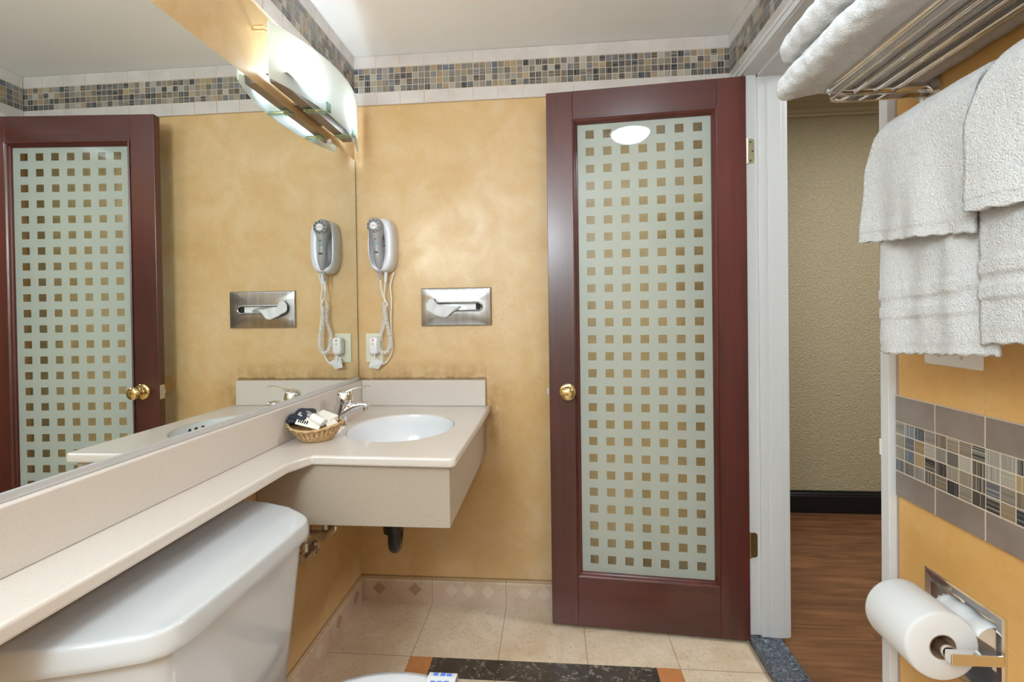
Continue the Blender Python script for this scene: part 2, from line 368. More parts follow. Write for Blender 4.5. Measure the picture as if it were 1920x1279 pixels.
# --- terry cloth
def terry(name, col=(0.58, 0.575, 0.58)):
    m = N(name); p = m.pos(); m.set(Base_Color=col, Roughness=0.9, Sheen_Weight=0.4, Sheen_Roughness=0.5)
    h = m.math('ADD', m.noise(p, 420, 2, 0.6), m.math('MULTIPLY', m.noise(p, 90, 3, 0.6), 0.9)); m.bump(h, 0.8, 0.005); return m.m
M['terry'] = terry('white terry')
M['paper'] = simple('white tissue paper', (0.66, 0.665, 0.68), 0.9)
M['paper_side'] = simple('paper roll end', (0.72, 0.69, 0.66), 0.95)
M['card'] = simple('brown card core', (0.28, 0.19, 0.12), 0.9)
M['dryer_grey'] = simple('grey plastic', (0.34, 0.34, 0.355), 0.35)
M['dryer_white'] = simple('cool white plastic', (0.68, 0.69, 0.74), 0.28)
M['white_plastic'] = simple('white plastic', (0.76, 0.76, 0.77), 0.3)
M['ivory'] = simple('ivory plastic', (0.70, 0.68, 0.55), 0.35)
M['black'] = simple('black plastic', (0.012, 0.012, 0.013), 0.35)
M['dark'] = simple('dark opening', (0.02, 0.02, 0.02), 0.8)
M['pvc'] = simple('black drain plastic', (0.012, 0.013, 0.014), 0.3)
M['red_ink'] = simple('red ink', (0.55, 0.10, 0.12), 0.6)
M['teal_ink'] = simple('teal ink', (0.12, 0.42, 0.45), 0.6)
M['blue_ink'] = simple('blue ink', (0.10, 0.2, 0.62), 0.6)
M['pink_btn'] = simple('pink button', (0.75, 0.18, 0.30), 0.4)
M['green_btn'] = simple('yellow green button', (0.55, 0.68, 0.15), 0.4)
M['navy'] = simple('navy cloth', (0.016, 0.021, 0.035), 0.6)
M['wrap'] = simple('cream paper wrap', (0.76, 0.72, 0.64), 0.6)
M['bottle'] = simple('milky lotion bottle', (0.78, 0.77, 0.75), 0.25)
M['cap_grey'] = simple('silver grey cap', (0.42, 0.43, 0.48), 0.25, 0.7)
m = N('woven wicker'); uvv = m.uv(); mp = m.noise(uvv, 1.0, 3, 0.6, stretch=(14, 260, 1)); k2 = m.noise(m.pos(), 60, 3)
m.set(Base_Color=m.mix(m.ramp(mp, [(0.42, 0.0), (0.58, 1.0)]), (0.33, 0.18, 0.065), (0.74, 0.52, 0.27)), Roughness=0.5); M['wicker'] = m.m
# frosted shade (light passes through) and its clear green edge brackets
m = N('frosted shade glass'); m.set(Base_Color=(0.86, 0.91, 0.90), Roughness=0.35, Coat_Weight=0.3)
tr = m.n('ShaderNodeBsdfTranslucent'); tr.inputs[0].default_value = (0.90, 0.95, 0.96, 1)
mx = m.n('ShaderNodeMixShader'); mx.inputs[0].default_value = 0.62; m.l(m.p.outputs[0], mx.inputs[1]); m.l(tr.outputs[0], mx.inputs[2]); m.l(mx.outputs[0], m.out.inputs[0]); M['shade'] = m.m
M['green_glass'] = simple('green edged glass', (0.50, 0.80, 0.68), 0.05, 0, 0, Transmission_Weight=0.85)
def emit(name, col, k):
    m = N(name); m.set(Base_Color=(0.8, 0.8, 0.8), Emission_Color=col, Emission_Strength=k); return m.m
M['dome'] = emit('lit dome glass', (0.76, 0.90, 1.0), DOME_POWER)
M['bulb'] = emit('lit bulb', (1, 0.98, 0.95), 4)
M['curtain'] = simple('far wall tile', (0.72, 0.68, 0.62), 0.3)

# ================================================================== SETTING
W, H, YN = 1.524, 2.278, -3.0
TW = 0.128                       # right wall thickness
DY0, DY1, DZ = -0.165, -0.866, 2.045    # doorway opening (far, near, top)
def S_(o): o['kind'] = 'structure'; return o
def wall_cells(bm, fix, us, vs, holes, mk):
    for i in range(len(us)-1):
        for j in range(len(vs)-1):
            c = ((us[i]+us[i+1])/2, (vs[j]+vs[j+1])/2)
            if any(h[0] < c[0] < h[1] and h[2] < c[1] < h[3] for h in holes): continue
            mk(bm, us[i], us[i+1], vs[j], vs[j+1])
# floor of the bathroom with inlaid dark strip and rust corners
bm = bmesh.new(); box(bm, 0, 1.516, YN, 0, -0.06, 0)
IX0, IX1, IY, IW = 0.3064, 1.2304, -0.314, 0.091
h0, h1 = 0.0, 0.0006
box(bm, IX0+0.079, IX1-0.079, IY-IW, IY, h0-0.001, h1, 1)
box(bm, IX0, IX0+0.079, IY-IW, IY, h0-0.001, h1, 2); box(bm, IX1-0.079, IX1, IY-IW, IY, h0-0.001, h1, 2)
box(bm, IX0, IX0+0.079, -2.0, IY-IW, h0-0.001, h1, 1); box(bm, IX1-0.079, IX1, -2.0, IY-IW, h0-0.001, h1, 1)
for k in range(1, 3):            # joints across the strip
    box(bm, IX0+k*0.308-0.001, IX0+k*0.308+0.001, IY-IW, IY, h0, h1+0.0002, 3)
S_(obj('floor', bm, [M['floor'], M['dark_marble'], M['rust_marble'], M['dark']], smooth=False))
S_(obj('floor', B(1.614, 3.9, -1.6, 1.01, -0.06, 0), M['planks'], smooth=False))
S_(obj('ceiling', B(-0.12, W+0.05, YN-0.1, 0.12, H, H+0.08), M['ceiling'], smooth=False))
S_(obj('ceiling', B(W+TW, 4.0, -1.7, 1.12, 2.44, 2.5), M['ceiling'], smooth=False))
S_(obj('wall_left', B(-0.12, 0, YN, 0, 0, H), M['plaster'], smooth=False))
S_(obj('wall_back', B(-0.12, W+TW-0.001, 0, 0.12, 0, H), M['plaster'], smooth=False))
S_(obj('wall_front', B(-0.12, W+TW, YN-0.1, YN, 0, H), M['curtain'], smooth=False))
TPY0, TPY1, TPZ0, TPZ1 = -1.116, -0.980, 0.558, 0.693
bm = bmesh.new()
wall_cells(bm, 'x', [YN, TPY0, TPY1, DY1-0.001, DY0+0.02, 0], [0, TPZ0, TPZ1, DZ, 2.44],
           [(DY1-0.001, DY0+0.02, 0, DZ), (TPY0, TPY1, TPZ0, TPZ1)], lambda b, u0, u1, v0, v1: box(b, W, W+TW-0.012, u0, u1, v0, v1))
S_(obj('wall_right', bm, M['plaster_plain'], smooth=False))
# hallway shell
S_(obj('wall_hall', B(W+TW, 4.0, 1.01, 1.12, 0, 2.44), M['hall_wall'], smooth=False))
bm = bmesh.new(); box(bm, W+TW-0.012, W+TW, DY0+0.02, 1.01, 0, 2.44); box(bm, W+TW-0.012, W+TW, -1.6, DY1, 0, 2.44); box(bm, W+TW-0.012, W+TW, DY1, DY0+0.02, DZ, 2.44)
S_(obj('wall_hall_side', bm, M['hall_wall'], smooth=False))
S_(obj('wall_hall_far', B(3.9, 4.0, -1.6, 1.01, 0, 2.44), M['hall_wall'], smooth=False))
S_(obj('wall_hall_near', B(W+TW, 4.0, -1.7, -1.6, 0, 2.44), M['hall_wall'], smooth=False))
# hall baseboard and crown (profiles swept in x)
def profile_x(prof, x0, x1):
    bm = bmesh.new(); rings(bm, [[Vector((x, y, z)) for y, z in prof] for x in (x0, x1)]); return bm
S_(obj('baseboard_hall', profile_x([(1.01, 0), (0.992, 0), (0.992, 0.100), (0.995, 0.104), (0.995, 0.112), (1.0, 0.118), (1.002, 0.129), (1.01, 0.130)], W+TW, 3.9), M['black_trim'], smooth=False))
S_(obj('trim_1', profile_x([(1.01, 2.335), (0.998, 2.335), (0.996, 2.350), (0.985, 2.354), (0.980, 2.372), (0.965, 2.380), (0.955, 2.400), (0.940, 2.408), (0.93, 2.43), (0.93, 2.44), (1.01, 2.44)], W+TW, 3.9), M['hall_crown'], smooth=False))

# --- bands of glazed tile and mosaic
def band(name, org, ud, nd, length, z, off, glaze, raw=0.0):
    """org start point, ud along, nd outwards; z = (tile bottom, mosaic bottom, mosaic top, tile top); off first joint"""
    org, ud, nd = Vector((*org, 0)), Vector((*ud, 0)), Vector((*nd, 0))
    bm = bmesh.new(); up = Vector((0, 0, 1)); P, g = 0.1016, 0.0016
    obox(bm, org + up*z[0], ud*length, nd*0.0062, up*(z[3]-z[0]), 0)
    js = [off + k*P for k in range(-1, int(length/P)+2)]
    for a, b in zip(js, js[1:]):
        a2, b2 = max(a+g, 0.001), min(b-g, length-0.001)
        if b2-a2 < 0.004: continue
        a2 += 0.0006; b2 -= 0.0006
        for z0, z1 in ((z[0]+0.001, z[1]-g), (z[2]+g, z[3]-0.001)):
            obox(bm, org + ud*a2 + up*z0 + nd*0.002, ud*(b2-a2), nd*0.006, up*(z1-z0), 1)
    n = 4; ph = (z[2]-z[1])/n; p = P/4
    g = 0.0012
    js = [off + k*p for k in range(-5, int(length/p)+6)]
    for a, b in zip(js, js[1:]):
        a2, b2 = max(a+g, 0.001), min(b-g, length-0.001)
        if b2-a2 < 0.004: continue
        for r in range(n):
            obox(bm, org + ud*a2 + up*(z[1]+r*ph+g) + nd*0.002, ud*(b2-a2), nd*0.005, up*(ph-2*g), 2)
    set_uv(bm, lambda co: ((co-org).dot(ud)-off+0.0254*40+org.x*2.3, (co.z-z[1])*0.0254/ph+0.0254*40))
    return S_(obj(name, bm, [M['grout'], glaze, M['mosaic']], smooth=False))
Z4 = (2.0737, 2.1265, 2.2269, 2.277)
band('trim_2', (0, 0), (1, 0), (0, -1), W, Z4, 0, M['glaze'])
band('trim_3', (0, -0.009), (0, -1), (1, 0), 2.98, Z4, 0.022, M['glaze'])
band('trim_4', (W, -0.009), (0, -1), (-1, 0), 2.98, Z4, 0.0148, M['glaze'])
band('trim_5', (W, -0.8965), (0, -1), (-1, 0), 2.09, (0.7675, 0.8186, 0.9190, 0.9700+0.0005), 0, M['glaze_dark']) if False else \
band('trim_5', (W, -0.8962), (0, -1), (-1, 0), 2.09, (0.8150, 0.8660, 0.9676, 1.0202), 0, M['glaze_dark'])
# raw edge beside the door casing
bm = bmesh.new(); box(bm, W-0.001, W+0.006, -0.8962, -0.8885, 0.0, 2.07)
S_(obj('trim_6', bm, M['grout_raw'], smooth=False))

# --- marble baseboards with diamond insets
def baseboard(name, org, ud, nd, length, joints, diamonds):
    org, ud, nd = Vector((*org, 0)), Vector((*ud, 0)), Vector((*nd, 0)); up = Vector((0, 0, 1)); bm = bmesh.new()
    js = [0] + joints + [length]
    for a, b in zip(js, js[1:]):
        obox(bm, org + ud*(a+0.0006), ud*(b-a-0.0012), nd*0.010, up*0.089, 0)
    obox(bm, org, ud*length, nd*0.008, up*0.088, 3)
    # rounded cream cap
    obox(bm, org + up*0.0895, ud*length, nd*0.011, up*0.0085, 4)
    for c, mi in diamonds:
        s = 0.028
        vs = [org + ud*(c+dx) + up*(0.058+dz) + nd*0.0104 for dx, dz in ((s, 0), (0, s), (-s, 0), (0, -s))]
        f = bm.faces.new([bm.verts.new(v) for v in vs]); f.material_index = mi
    return S_(obj(name, bm, [M['base_marble'], M['base_diamond'], M['base_diamond_pale'], M['dark'], M['floor']], smooth=False))
baseboard('baseboard_back', (0.011, -0.0002), (1, 0), (0, -1), W-0.012, [0.295, 0.603, 0.911, 1.219],
          [(0.069, 1), (0.222, 1), (0.375, 2), (0.45, 2), (0.527, 2), (0.68, 2), (0.76, 2), (0.83, 1), (0.99, 2), (1.14, 1), (1.3, 2)])
baseboard('baseboard_left', (0.0002, -0.001), (0, -1), (1, 0), 2.9, [0.305*k for k in range(1, 9)], [(0.08+0.154*k, 1 if k % 4 < 2 else 2) for k in range(18)])
baseboard('baseboard_right', (W-0.0002, -0.90), (0, -1), (-1, 0), 2.0, [0.305*k for k in range(1, 6)], [])

# --- door frame: jambs, stops, casings
bm = bmesh.new()
jx0, jx1 = 1.508, 1.646
box(bm, jx0, jx1, DY0-0.0008, DY0+0.019, 0.028, DZ)                # hinge jamb
box(bm, 1.552, jx1, DY0-0.012, DY0, 0.028, DZ)            # stop / inner face step
box(bm, 1.583, 1.630, DY0-0.0145, DY0, 0.028, DZ)
box(bm, W-0.016, W+0.004, DY0+0.0, DY0+0.07, 0.0, 2.082)           # far casing on the bathroom side
S_(obj('trim_7', bm, M['white_trim'], smooth=False, bevel=0.0012))
bm = bmesh.new()
box(bm, 1.508, jx1, DY1-0.024, DY1+0.0, 0.028, DZ)                # strike jamb, edge towards the room
box(bm, 1.552, jx1, DY1, DY1+0.010, 0.028, DZ)
S_(obj('trim_8', bm, M['white_trim'], smooth=False, bevel=0.0012))
bm = bmesh.new()
box(bm, 1.508, jx1, DY1-0.024, DY0+0.019, DZ-0.006, DZ+0.016)       # head
box(bm, 1.552, jx1, DY1, DY0, DZ-0.018, DZ-0.004)
box(bm, 1.500, W+0.003, DY1-0.03, DY0+0.07, DZ-0.004, 2.070)   # head casing
box(bm, 1.496, W, DY1-0.03, DY0+0.07, 2.060, 2.073)
S_(obj('trim_9', bm, M['white_trim'], smooth=False, bevel=0.0015))
# ragged foot of the hinge jamb on the hall side
bm = bmesh.new()
prism(bm, [(1.640, DY0-0.010), (1.652, DY0-0.010), (1.6525, DY0+0.06), (1.640, DY0+0.06)], 0.03, 2.10)
S_(obj('trim_10', bm, M['white_trim'], smooth=False, bevel=0.001))
# granite threshold
S_(obj('trim_11', B(1.510, 1.618, DY1+0.0, DY0+0.018, -0.02, 0.0275), M['granite'], smooth=False, bevel=0.002))
# strike plate on the near jamb
bm = bmesh.new(); box(bm, 1.520, 1.553, DY1, DY1+0.0018, 0.875, 0.935); box(bm, 1.507, 1.521, DY1-0.002, DY1+0.004, 0.888, 0.922)
tag(obj('strike_plate', bm, M['white_trim'], smooth=False, bevel=0.001), 'white painted strike plate on the near door jamb', 'strike plate')

# ================================================================== DOOR
A = 0.07765; HX, HY = 1.5128, -0.1753
du = Vector((-math.cos(A), math.sin(A), 0)); dn = Vector((-math.sin(A), -math.cos(A), 0)); up = Vector((0, 0, 1))
DWD, DTH, Z0, Z1 = 0.7122, 0.034, 0.009+0.002, 2.0337
hp = Vector((HX, HY, 0))
door = thing('door_1', 'open dark cherry wood door with a frosted glass panel of clear squares, folded against the back wall', 'door', (HX, HY, 0), kind='structure')
def dbox(bm, u0, u1, z0, z1, n0=0.0, n1=-DTH, mi=0): obox(bm, hp + du*u0 + up*z0 + dn*n1, du*(u1-u0), up*(z1-z0), dn*(n0-n1), mi)
gu0, gu1, gz0, gz1 = 0.115, 0.597, 0.212, 1.9105
mw = 0.016
for n_, (u0, u1, z0, z1, mt) in {'stile': (0.0, gu0-mw, Z0, Z1, 'wood_v'), 'stile.001': (gu1+mw, DWD, Z0, Z1, 'wood_v'),
                                 'top_rail': (gu0-mw, gu1+mw, gz1+mw, Z1, 'wood_h'), 'bottom_rail': (gu0-mw, gu1+mw, Z0, gz0-mw, 'wood_h')}.items():
    bm = bmesh.new(); dbox(bm, u0+0.0002, u1-0.0002, z0, z1); obj(n_.split('.')[0], bm, M[mt], door, smooth=False, bevel=0.0015)
# moulding frame around the glass: stepped ogee, mitred
bm = bmesh.new()
for side in (1, -1):
    ringsM = []
    for e, h in ((mw, 0.0), (mw, 0.0045), (mw-0.004, 0.006), (mw-0.009, 0.002), (mw-0.012, -0.004), (0.0, -0.008), (-0.002, -0.014)):
        nn = h if side == 1 else -DTH - h
        ringsM.append([hp + du*u_ + up*z_ + dn*nn for u_, z_ in ((gu0-e, gz0-e), (gu1+e, gz0-e), (gu1+e, gz1+e), (gu0-e, gz1+e))])
    rings(bm, ringsM, cap=False)
obj('glazing_bead', bm, M['wood_v'], door, smooth=False)
bm = bmesh.new(); dbox(bm, gu0-0.004, gu1+0.004, gz0-0.004, gz1+0.004, -0.0145, -0.0195)
# texture space: unit cells of 7 x 26 squares, first square centre at (0, 0)
uc0, pu = 0.1620, (0.5495-0.1620)/6; vc0, pv = 0.2615, (1.871-0.2615)/25
set_uv(bm, lambda co: (((co-hp).dot(du)-uc0)/pu, (co.z-vc0)/pv))
for f in bm.faces: f.material_index = 0 if (f.calc_center_median()-hp).dot(dn) > -0.0146 else 1
obj('glass_panel', bm, [M['door_glass'], M['clear_glass']], door, smooth=False)['label'] = 'frosted glass panel with a grid of clear squares'
# knobs
def knob(side, parent):
    c = hp + du*0.642 + up*0.900 + dn*(0 if side > 0 else -DTH); d = dn*side
    R = Matrix.Translation(c) @ d.to_track_quat('Z', 'Y').to_matrix().to_4x4()
    def tl(prof, nm, par):
        bm = bmesh.new(); lathe(bm, prof); bmesh.ops.transform(bm, matrix=R, verts=bm.verts); return obj(nm, bm, M['brass'], par, ang=50)
    k = tl([(0.001, 0.058), (0.012, 0.0585), (0.0215, 0.055), (0.0265, 0.048), (0.027, 0.041), (0.022, 0.033), (0.013, 0.028), (0.0105, 0.022), (0.012, 0.012), (0.017, 0.006)], 'door_knob', parent)
    if side < 0: k.scale = (1, 1, 1)
    tl([(0.033, 0.0), (0.033, 0.002), (0.030, 0.005), (0.024, 0.007), (0.012, 0.0085), (0.001, 0.0085)], 'rose', k)
    if side > 0:
        bm = bmesh.new(); lathe(bm, [(0.004, 0.058), (0.004, 0.0592), (0.001, 0.0592)]); bmesh.ops.transform(bm, matrix=R, verts=bm.verts); obj('keyhole', bm, M['brass_old'], k)
knob(1, door)
bm = bmesh.new(); c = hp + du*0.642 + up*0.900 - dn*DTH
R = Matrix.Translation(c) @ (-dn).to_track_quat('Z', 'Y').to_matrix().to_4x4()
lathe(bm, [(0.033, 0), (0.032, 0.004), (0.014, 0.009), (0.0105, 0.018), (0.013, 0.028), (0.022, 0.033), (0.027, 0.041), (0.0265, 0.048), (0.02, 0.054), (0.001, 0.0555)]); bmesh.ops.transform(bm, matrix=R, verts=bm.verts)
obj('door_knob', bm, M['brass'], door)
bm = bmesh.new(); obox(bm, hp + du*DWD + up*0.868 - dn*(DTH-0.004), du*0.0015, up*0.058, dn*(DTH-0.008), 0)
obox(bm, hp + du*DWD + up*0.888 - dn*(DTH-0.011), du*0.011, up*0.020, dn*(DTH-0.022), 0)
obj('latch_bolt', bm, M['steel_soft'], door, smooth=False, bevel=0.001)['label'] = 'satin steel latch plate and bolt'
# hinges: leaf on the jamb, knuckle at the door edge, screws
for zc, mt in ((1.768, 'brass_pale'), (0.354, 'brass_old')):
    bm = bmesh.new(); hh = 0.0445
    out = [(0.0, hh), (0.016, hh)] + [(0.016+0.010*math.sin(a), hh-0.010+0.010*math.cos(a)) for a in (0.4, 0.8, 1.2, PI/2)]
    out += [(x, -z) for x, z in reversed(out)]
    yj = DY0-0.0008
    v0 = [bm.verts.new((HX+0.004+x, yj, zc+z)) for x, z in out]; v1 = [bm.verts.new((HX+0.004+x, yj-0.0015, zc+z)) for x, z in out]
    n = len(out)
    for i in range(n): bm.faces.new((v0[i], v0[(i+1) % n], v1[(i+1) % n], v1[i]))
    bm.faces.new(v0); bm.faces.new(v1[::-1])
    lf = obj('hinge', bm, M[mt], door, smooth=False)
    lf['label'] = 'pale brass upper hinge' if zc > 1 else 'tarnished brass lower hinge'
    for sx, sz in ((0.013, 0.033), (0.020, 0.0), (0.013, -0.033)):
        bm = bmesh.new(); lathe(bm, [(0.0038, 0), (0.0034, -0.0012), (0.0008, -0.0008)], (HX+0.004+sx, yj-0.0015, zc+sz), 'y', 12); obj('screw', bm, M['screw'], lf)
    bm = bmesh.new(); tube(bm, [(HX+0.0035, HY+0.0045, zc-hh), (HX+0.0035, HY+0.0045, zc+hh)], 0.0045); obj('knuckle', bm, M[mt], lf)
# round bumper patch on the back wall behind the door
bm = bmesh.new(); lathe(bm, [(0.042, 0.0), (0.042, -0.003), (0.038, -0.0045), (0.036, -0.0025), (0.001, -0.0025)], (0.874, 0, 0.909), 'y', 36)
tag(obj('wall_bumper', bm, M['plaster_plain']), 'round ochre bumper disc on the wall beside the door latch, seen in the mirror', 'wall bumper')

# ================================================================== MIRROR
mir = thing('mirror', 'large frameless wall mirror above the long backsplash', 'mirror', (0, -1.3, 0.935))
bm = B(0.0003, 0.0052, -2.75, -0.0105, 0.937, 1.8477); o = obj('glass', bm, M['mirror'], mir, smooth=False)
bm = bmesh.new(); box(bm, 0.0002, 0.0085, -2.75, -0.0105, 0.9305, 0.9370); box(bm, 0.0056, 0.0095, -2.75, -0.0105, 0.9310, 0.9432)
obj('bottom_channel', bm, M['alu'], mir, smooth=False)['label'] = 'thin aluminium channel'
bm = B(0.0003, 0.0052, -0.010, -0.0085, 0.937, 1.8477); obj('edge', bm, M['dark'], mir, smooth=False)
bm = bmesh.new()
tube(bm, [(0.0053, -0.235, 1.852), (0.0085, -0.235, 1.846), (0.0085, -0.235, 1.838)], 0.006, 8, sx=1.3); obj('mirror_clip', bm, M['white_plastic'], mir)

# ================================================================== VANITY LIGHT
vl = thing('vanity_light', 'wall light with a bowed frosted glass shade above the mirror', 'light fixture', (0, -0.385, 1.9))
yc, hl = -0.387, 0.298
def arcx(y): return 0.105 - 0.055*((y-yc)/hl)**2
bm = bmesh.new(); rs = []
NS = 36
for i in range(NS+1):
    y = yc-hl + 2*hl*i/NS; x = arcx(y); t = i/NS; zt = 2.012 + 0.034*t; zb = 1.856
    nx, ny = 1.0, 2*0.055*(y-yc)/hl**2; L = math.hypot(nx, ny); nx, ny = nx/L*0.0025, ny/L*0.0025
    rs.append([Vector((x-nx, y-ny, zb)), Vector((x+nx, y+ny, zb)), Vector((x+nx, y+ny, zt)), Vector((x-nx, y-ny, zt))])
rings(bm, rs); obj('glass_shade', bm, M['shade'], vl, ang=60)
bm = bmesh.new(); box(bm, 0.0005, 0.012, -0.47, -0.30, 1.875, 1.99); obj('wall_plate', bm, M['rail'], vl, smooth=False, bevel=0.002)
bm = bmesh.new(); box(bm, 0.024, 0.060, -0.640, -0.165, 1.866, 1.890); box(bm, 0.012, 0.026, -0.45, -0.32, 1.875, 1.888)
obj('rail', bm, M['rail'], vl, smooth=False, bevel=0.001)
bm = bmesh.new()
v, fs = box(bm, 0.012, 0.078, -0.64, -0.165, 1.8902, 1.892); obj('reflector', bm, M['steel_soft'], vl, smooth=False)
for yb in (-0.453, -0.238):
    bm = bmesh.new(); xo = arcx(yb)
    box(bm, 0.030, xo+0.006, yb-0.0125, yb+0.0125, 1.858, 1.8635); box(bm, xo+0.0032, xo+0.0075, yb-0.0125, yb+0.0125, 1.858, 1.885)
    br = obj('bracket', bm, M['green_glass'], vl, smooth=False, bevel=0.0008); br['label'] = 'clear green-edged glass bracket'
    bm = bmesh.new(); box(bm, 0.030, xo+0.008, yb-0.0135, yb-0.0125, 1.8565, 1.859); obj('brass_edge', bm, M['brass'], br, smooth=False)
for ya in (-0.655, -0.125):
    bm = bmesh.new(); xo = arcx(ya); s = 1 if ya < yc else -1; z = 2.005
    tube(bm, [(0.001, ya-s*0.02, z), (0.030, ya-s*0.02, z), (xo-0.004, ya+s*0.012, z)], 0.0022, 6)
    tube(bm, [(0.001, ya-s*0.02, z-0.012), (0.030, ya-s*0.02, z-0.012), (xo-0.004, ya+s*0.012, z-0.012)], 0.0022, 6)
    tube(bm, [(0.001, ya-s*0.02, z), (0.001, ya-s*0.02, z-0.012)], 0.0022, 6)
    obj('arm', bm, M['brass'], vl)
for yb in (-0.545, -0.165+0.0):
    bm = bmesh.new(); yb2 = -0.235 if yb > -0.3 else yb
    lathe(bm, [(0.010, 0), (0.010, 0.016), (0.007, 0.018)], (0.044, yb2, 1.890), 'z', 16); sk = obj('socket', bm, M['white_plastic'], vl)
    bm = bmesh.new(); lathe(bm, [(0.006, 0.018), (0.0105, 0.026), (0.013, 0.036), (0.0115, 0.047), (0.005, 0.053), (0.001, 0.054)], (0.044, yb2, 1.890), 'z', 16); obj('bulb', bm, M['bulb'], sk)
    l = bpy.data.lights.new('bulb_light', 'POINT'); l.energy = BULB_WATT; l.color = (0.72, 0.88, 1.0); l.shadow_soft_size = 0.012
    lo = bpy.data.objects.new('bulb_light', l); lo.location = (0.068, yb2, 1.925); C.objects.link(lo)

# ceiling dome lamp (its glow is mirrored in the door glass)
dm = thing('ceiling_lamp', 'round white dome lamp on the ceiling, mirrored in the door glass', 'ceiling light', (1.125, -1.20, H))
bm = bmesh.new(); lathe(bm, [(0.122, 0), (0.122, -0.018), (0.115, -0.022)], (1.125, -1.20, H-0.0005), 'z', 40); obj('rim', bm, M['steel_soft'], dm)
bm = bmesh.new(); lathe(bm, [(0.113, -0.020), (0.108, -0.034), (0.092, -0.050), (0.066, -0.063), (0.036, -0.071), (0.001, -0.074)], (1.125, -1.20, H-0.0005), 'z', 40); obj('dome', bm, M['dome'], dm)

# ================================================================== VANITY
van = thing('vanity_counter', 'cream speckled counter with sink apron and long shelf over the toilet', 'vanity counter', (0.3, -0.3, 0.8))
CZ = 0.825; CT = 0.026
# top with elliptical hole
SX, SY, SA, SB = 0.306, -0.372, 0.174, 0.197
outer = [(0.003, -0.003), (0.003, -2.3), (0.139, -2.3), (0.141, -0.775), (0.168, -0.7155), (0.178, -0.7145), (0.548, -0.724), (0.560, -0.714), (0.562, -0.003)]
def counter_top():
    bm = bmesh.new()
    hole = [(SX+SA*math.cos(2*PI*k/48), SY+SB*math.sin(2*PI*k/48)) for k in range(48)]
    for z, flip in ((CZ, 0), (CZ-CT, 1)):
        eo = [bm.verts.new((x, y, z)) for x, y in outer]; ei = [bm.verts.new((x, y, z)) for x, y in hole]
        ed = [bm.edges.new((L[i], L[(i+1) % len(L)])) for L in (eo, ei) for i in range(len(L))]
        bmesh.ops.triangle_fill(bm, use_beauty=True, use_dissolve=True, edges=ed)
        if z == CZ: top = (eo, ei)
        else: bot = (eo, ei)
    for t, b in zip(top, bot):
        n = len(t)
        for i in range(n): bm.faces.new((t[i], t[(i+1) % n], b[(i+1) % n], b[i]))
    return bm
obj('countertop', counter_top(), M['counter'], van, smooth=True, bevel=0.006, seg=3, ang=50)
obj('backsplash', B(0.0225, 0.5425, -0.0205, -0.001, CZ-0.0002, 0.9305), M['counter'], van, smooth=True, bevel=0.003, seg=2)
obj('backsplash', B(0.0005, 0.022, -2.3, -0.001, CZ-0.0002, 0.930), M['counter'], van, smooth=True, bevel=0.003, seg=2)
AZ = 0.632
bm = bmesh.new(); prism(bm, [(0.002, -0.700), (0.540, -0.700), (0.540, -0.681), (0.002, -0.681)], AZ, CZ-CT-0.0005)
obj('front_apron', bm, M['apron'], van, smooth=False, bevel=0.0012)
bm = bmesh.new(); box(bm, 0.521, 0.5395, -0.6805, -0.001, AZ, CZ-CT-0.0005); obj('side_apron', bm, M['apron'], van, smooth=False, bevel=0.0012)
# sink
sk = thing('sink', 'white oval undermount sink in the cream counter', 'sink', (SX, SY, CZ-CT))
bm = bmesh.new(); rs = []
prof = [(0.990, -0.0045), (0.984, -0.007), (0.978, -0.026), (0.970, -0.045), (0.945, -0.080), (0.87, -0.116), (0.72, -0.142), (0.5, -0.156), (0.25, -0.163), (0.13, -0.166)]
def oval(sa, sb, z): return [Vector((SX+sa*math.cos(2*PI*k/56), SY+sb*math.sin(2*PI*k/56), CZ+z)) for k in range(56)]
inner = [oval(SA*s_, SB*s_, z) for s_, z in prof]
outerr = [oval(SA*s_+0.010, SB*s_+0.010, z-0.008) for s_, z in prof[4:]][::-1] + [oval(SA+0.014, SB+0.014, -0.045), oval(SA+0.016, SB+0.016, -CT-0.0008), oval(SA*0.994, SB*0.994, -CT-0.0008), oval(SA*0.994, SB*0.994, -0.0050)]
rings(bm, outerr + inner); obj('basin', bm, M['porcelain'], sk, ang=70)
bm = bmesh.new(); lathe(bm, [(0.022, -0.1655), (0.022, -0.1635), (0.017, -0.1628), (0.012, -0.1645), (0.001, -0.165)], (SX, SY, CZ)); obj('drain', bm, M['chrome'], sk)
for k in (-1, 0, 1):
    a_ = math.radians(11+8*k); bm = bmesh.new()
    lathe(bm, [(0.0062, 0.0), (0.0062, -0.0012), (0.001, -0.0012)], (0, 0, 0), 'x', 14)
    bmesh.ops.transform(bm, matrix=Matrix.Translation((SX+SA*0.977*math.cos(a_), SY+SB*0.977*math.sin(a_), CZ-0.0235)) @ Matrix.Rotation(a_, 4, 'Z'), verts=bm.verts)
    obj('overflow_hole', bm, M['dark'], sk)

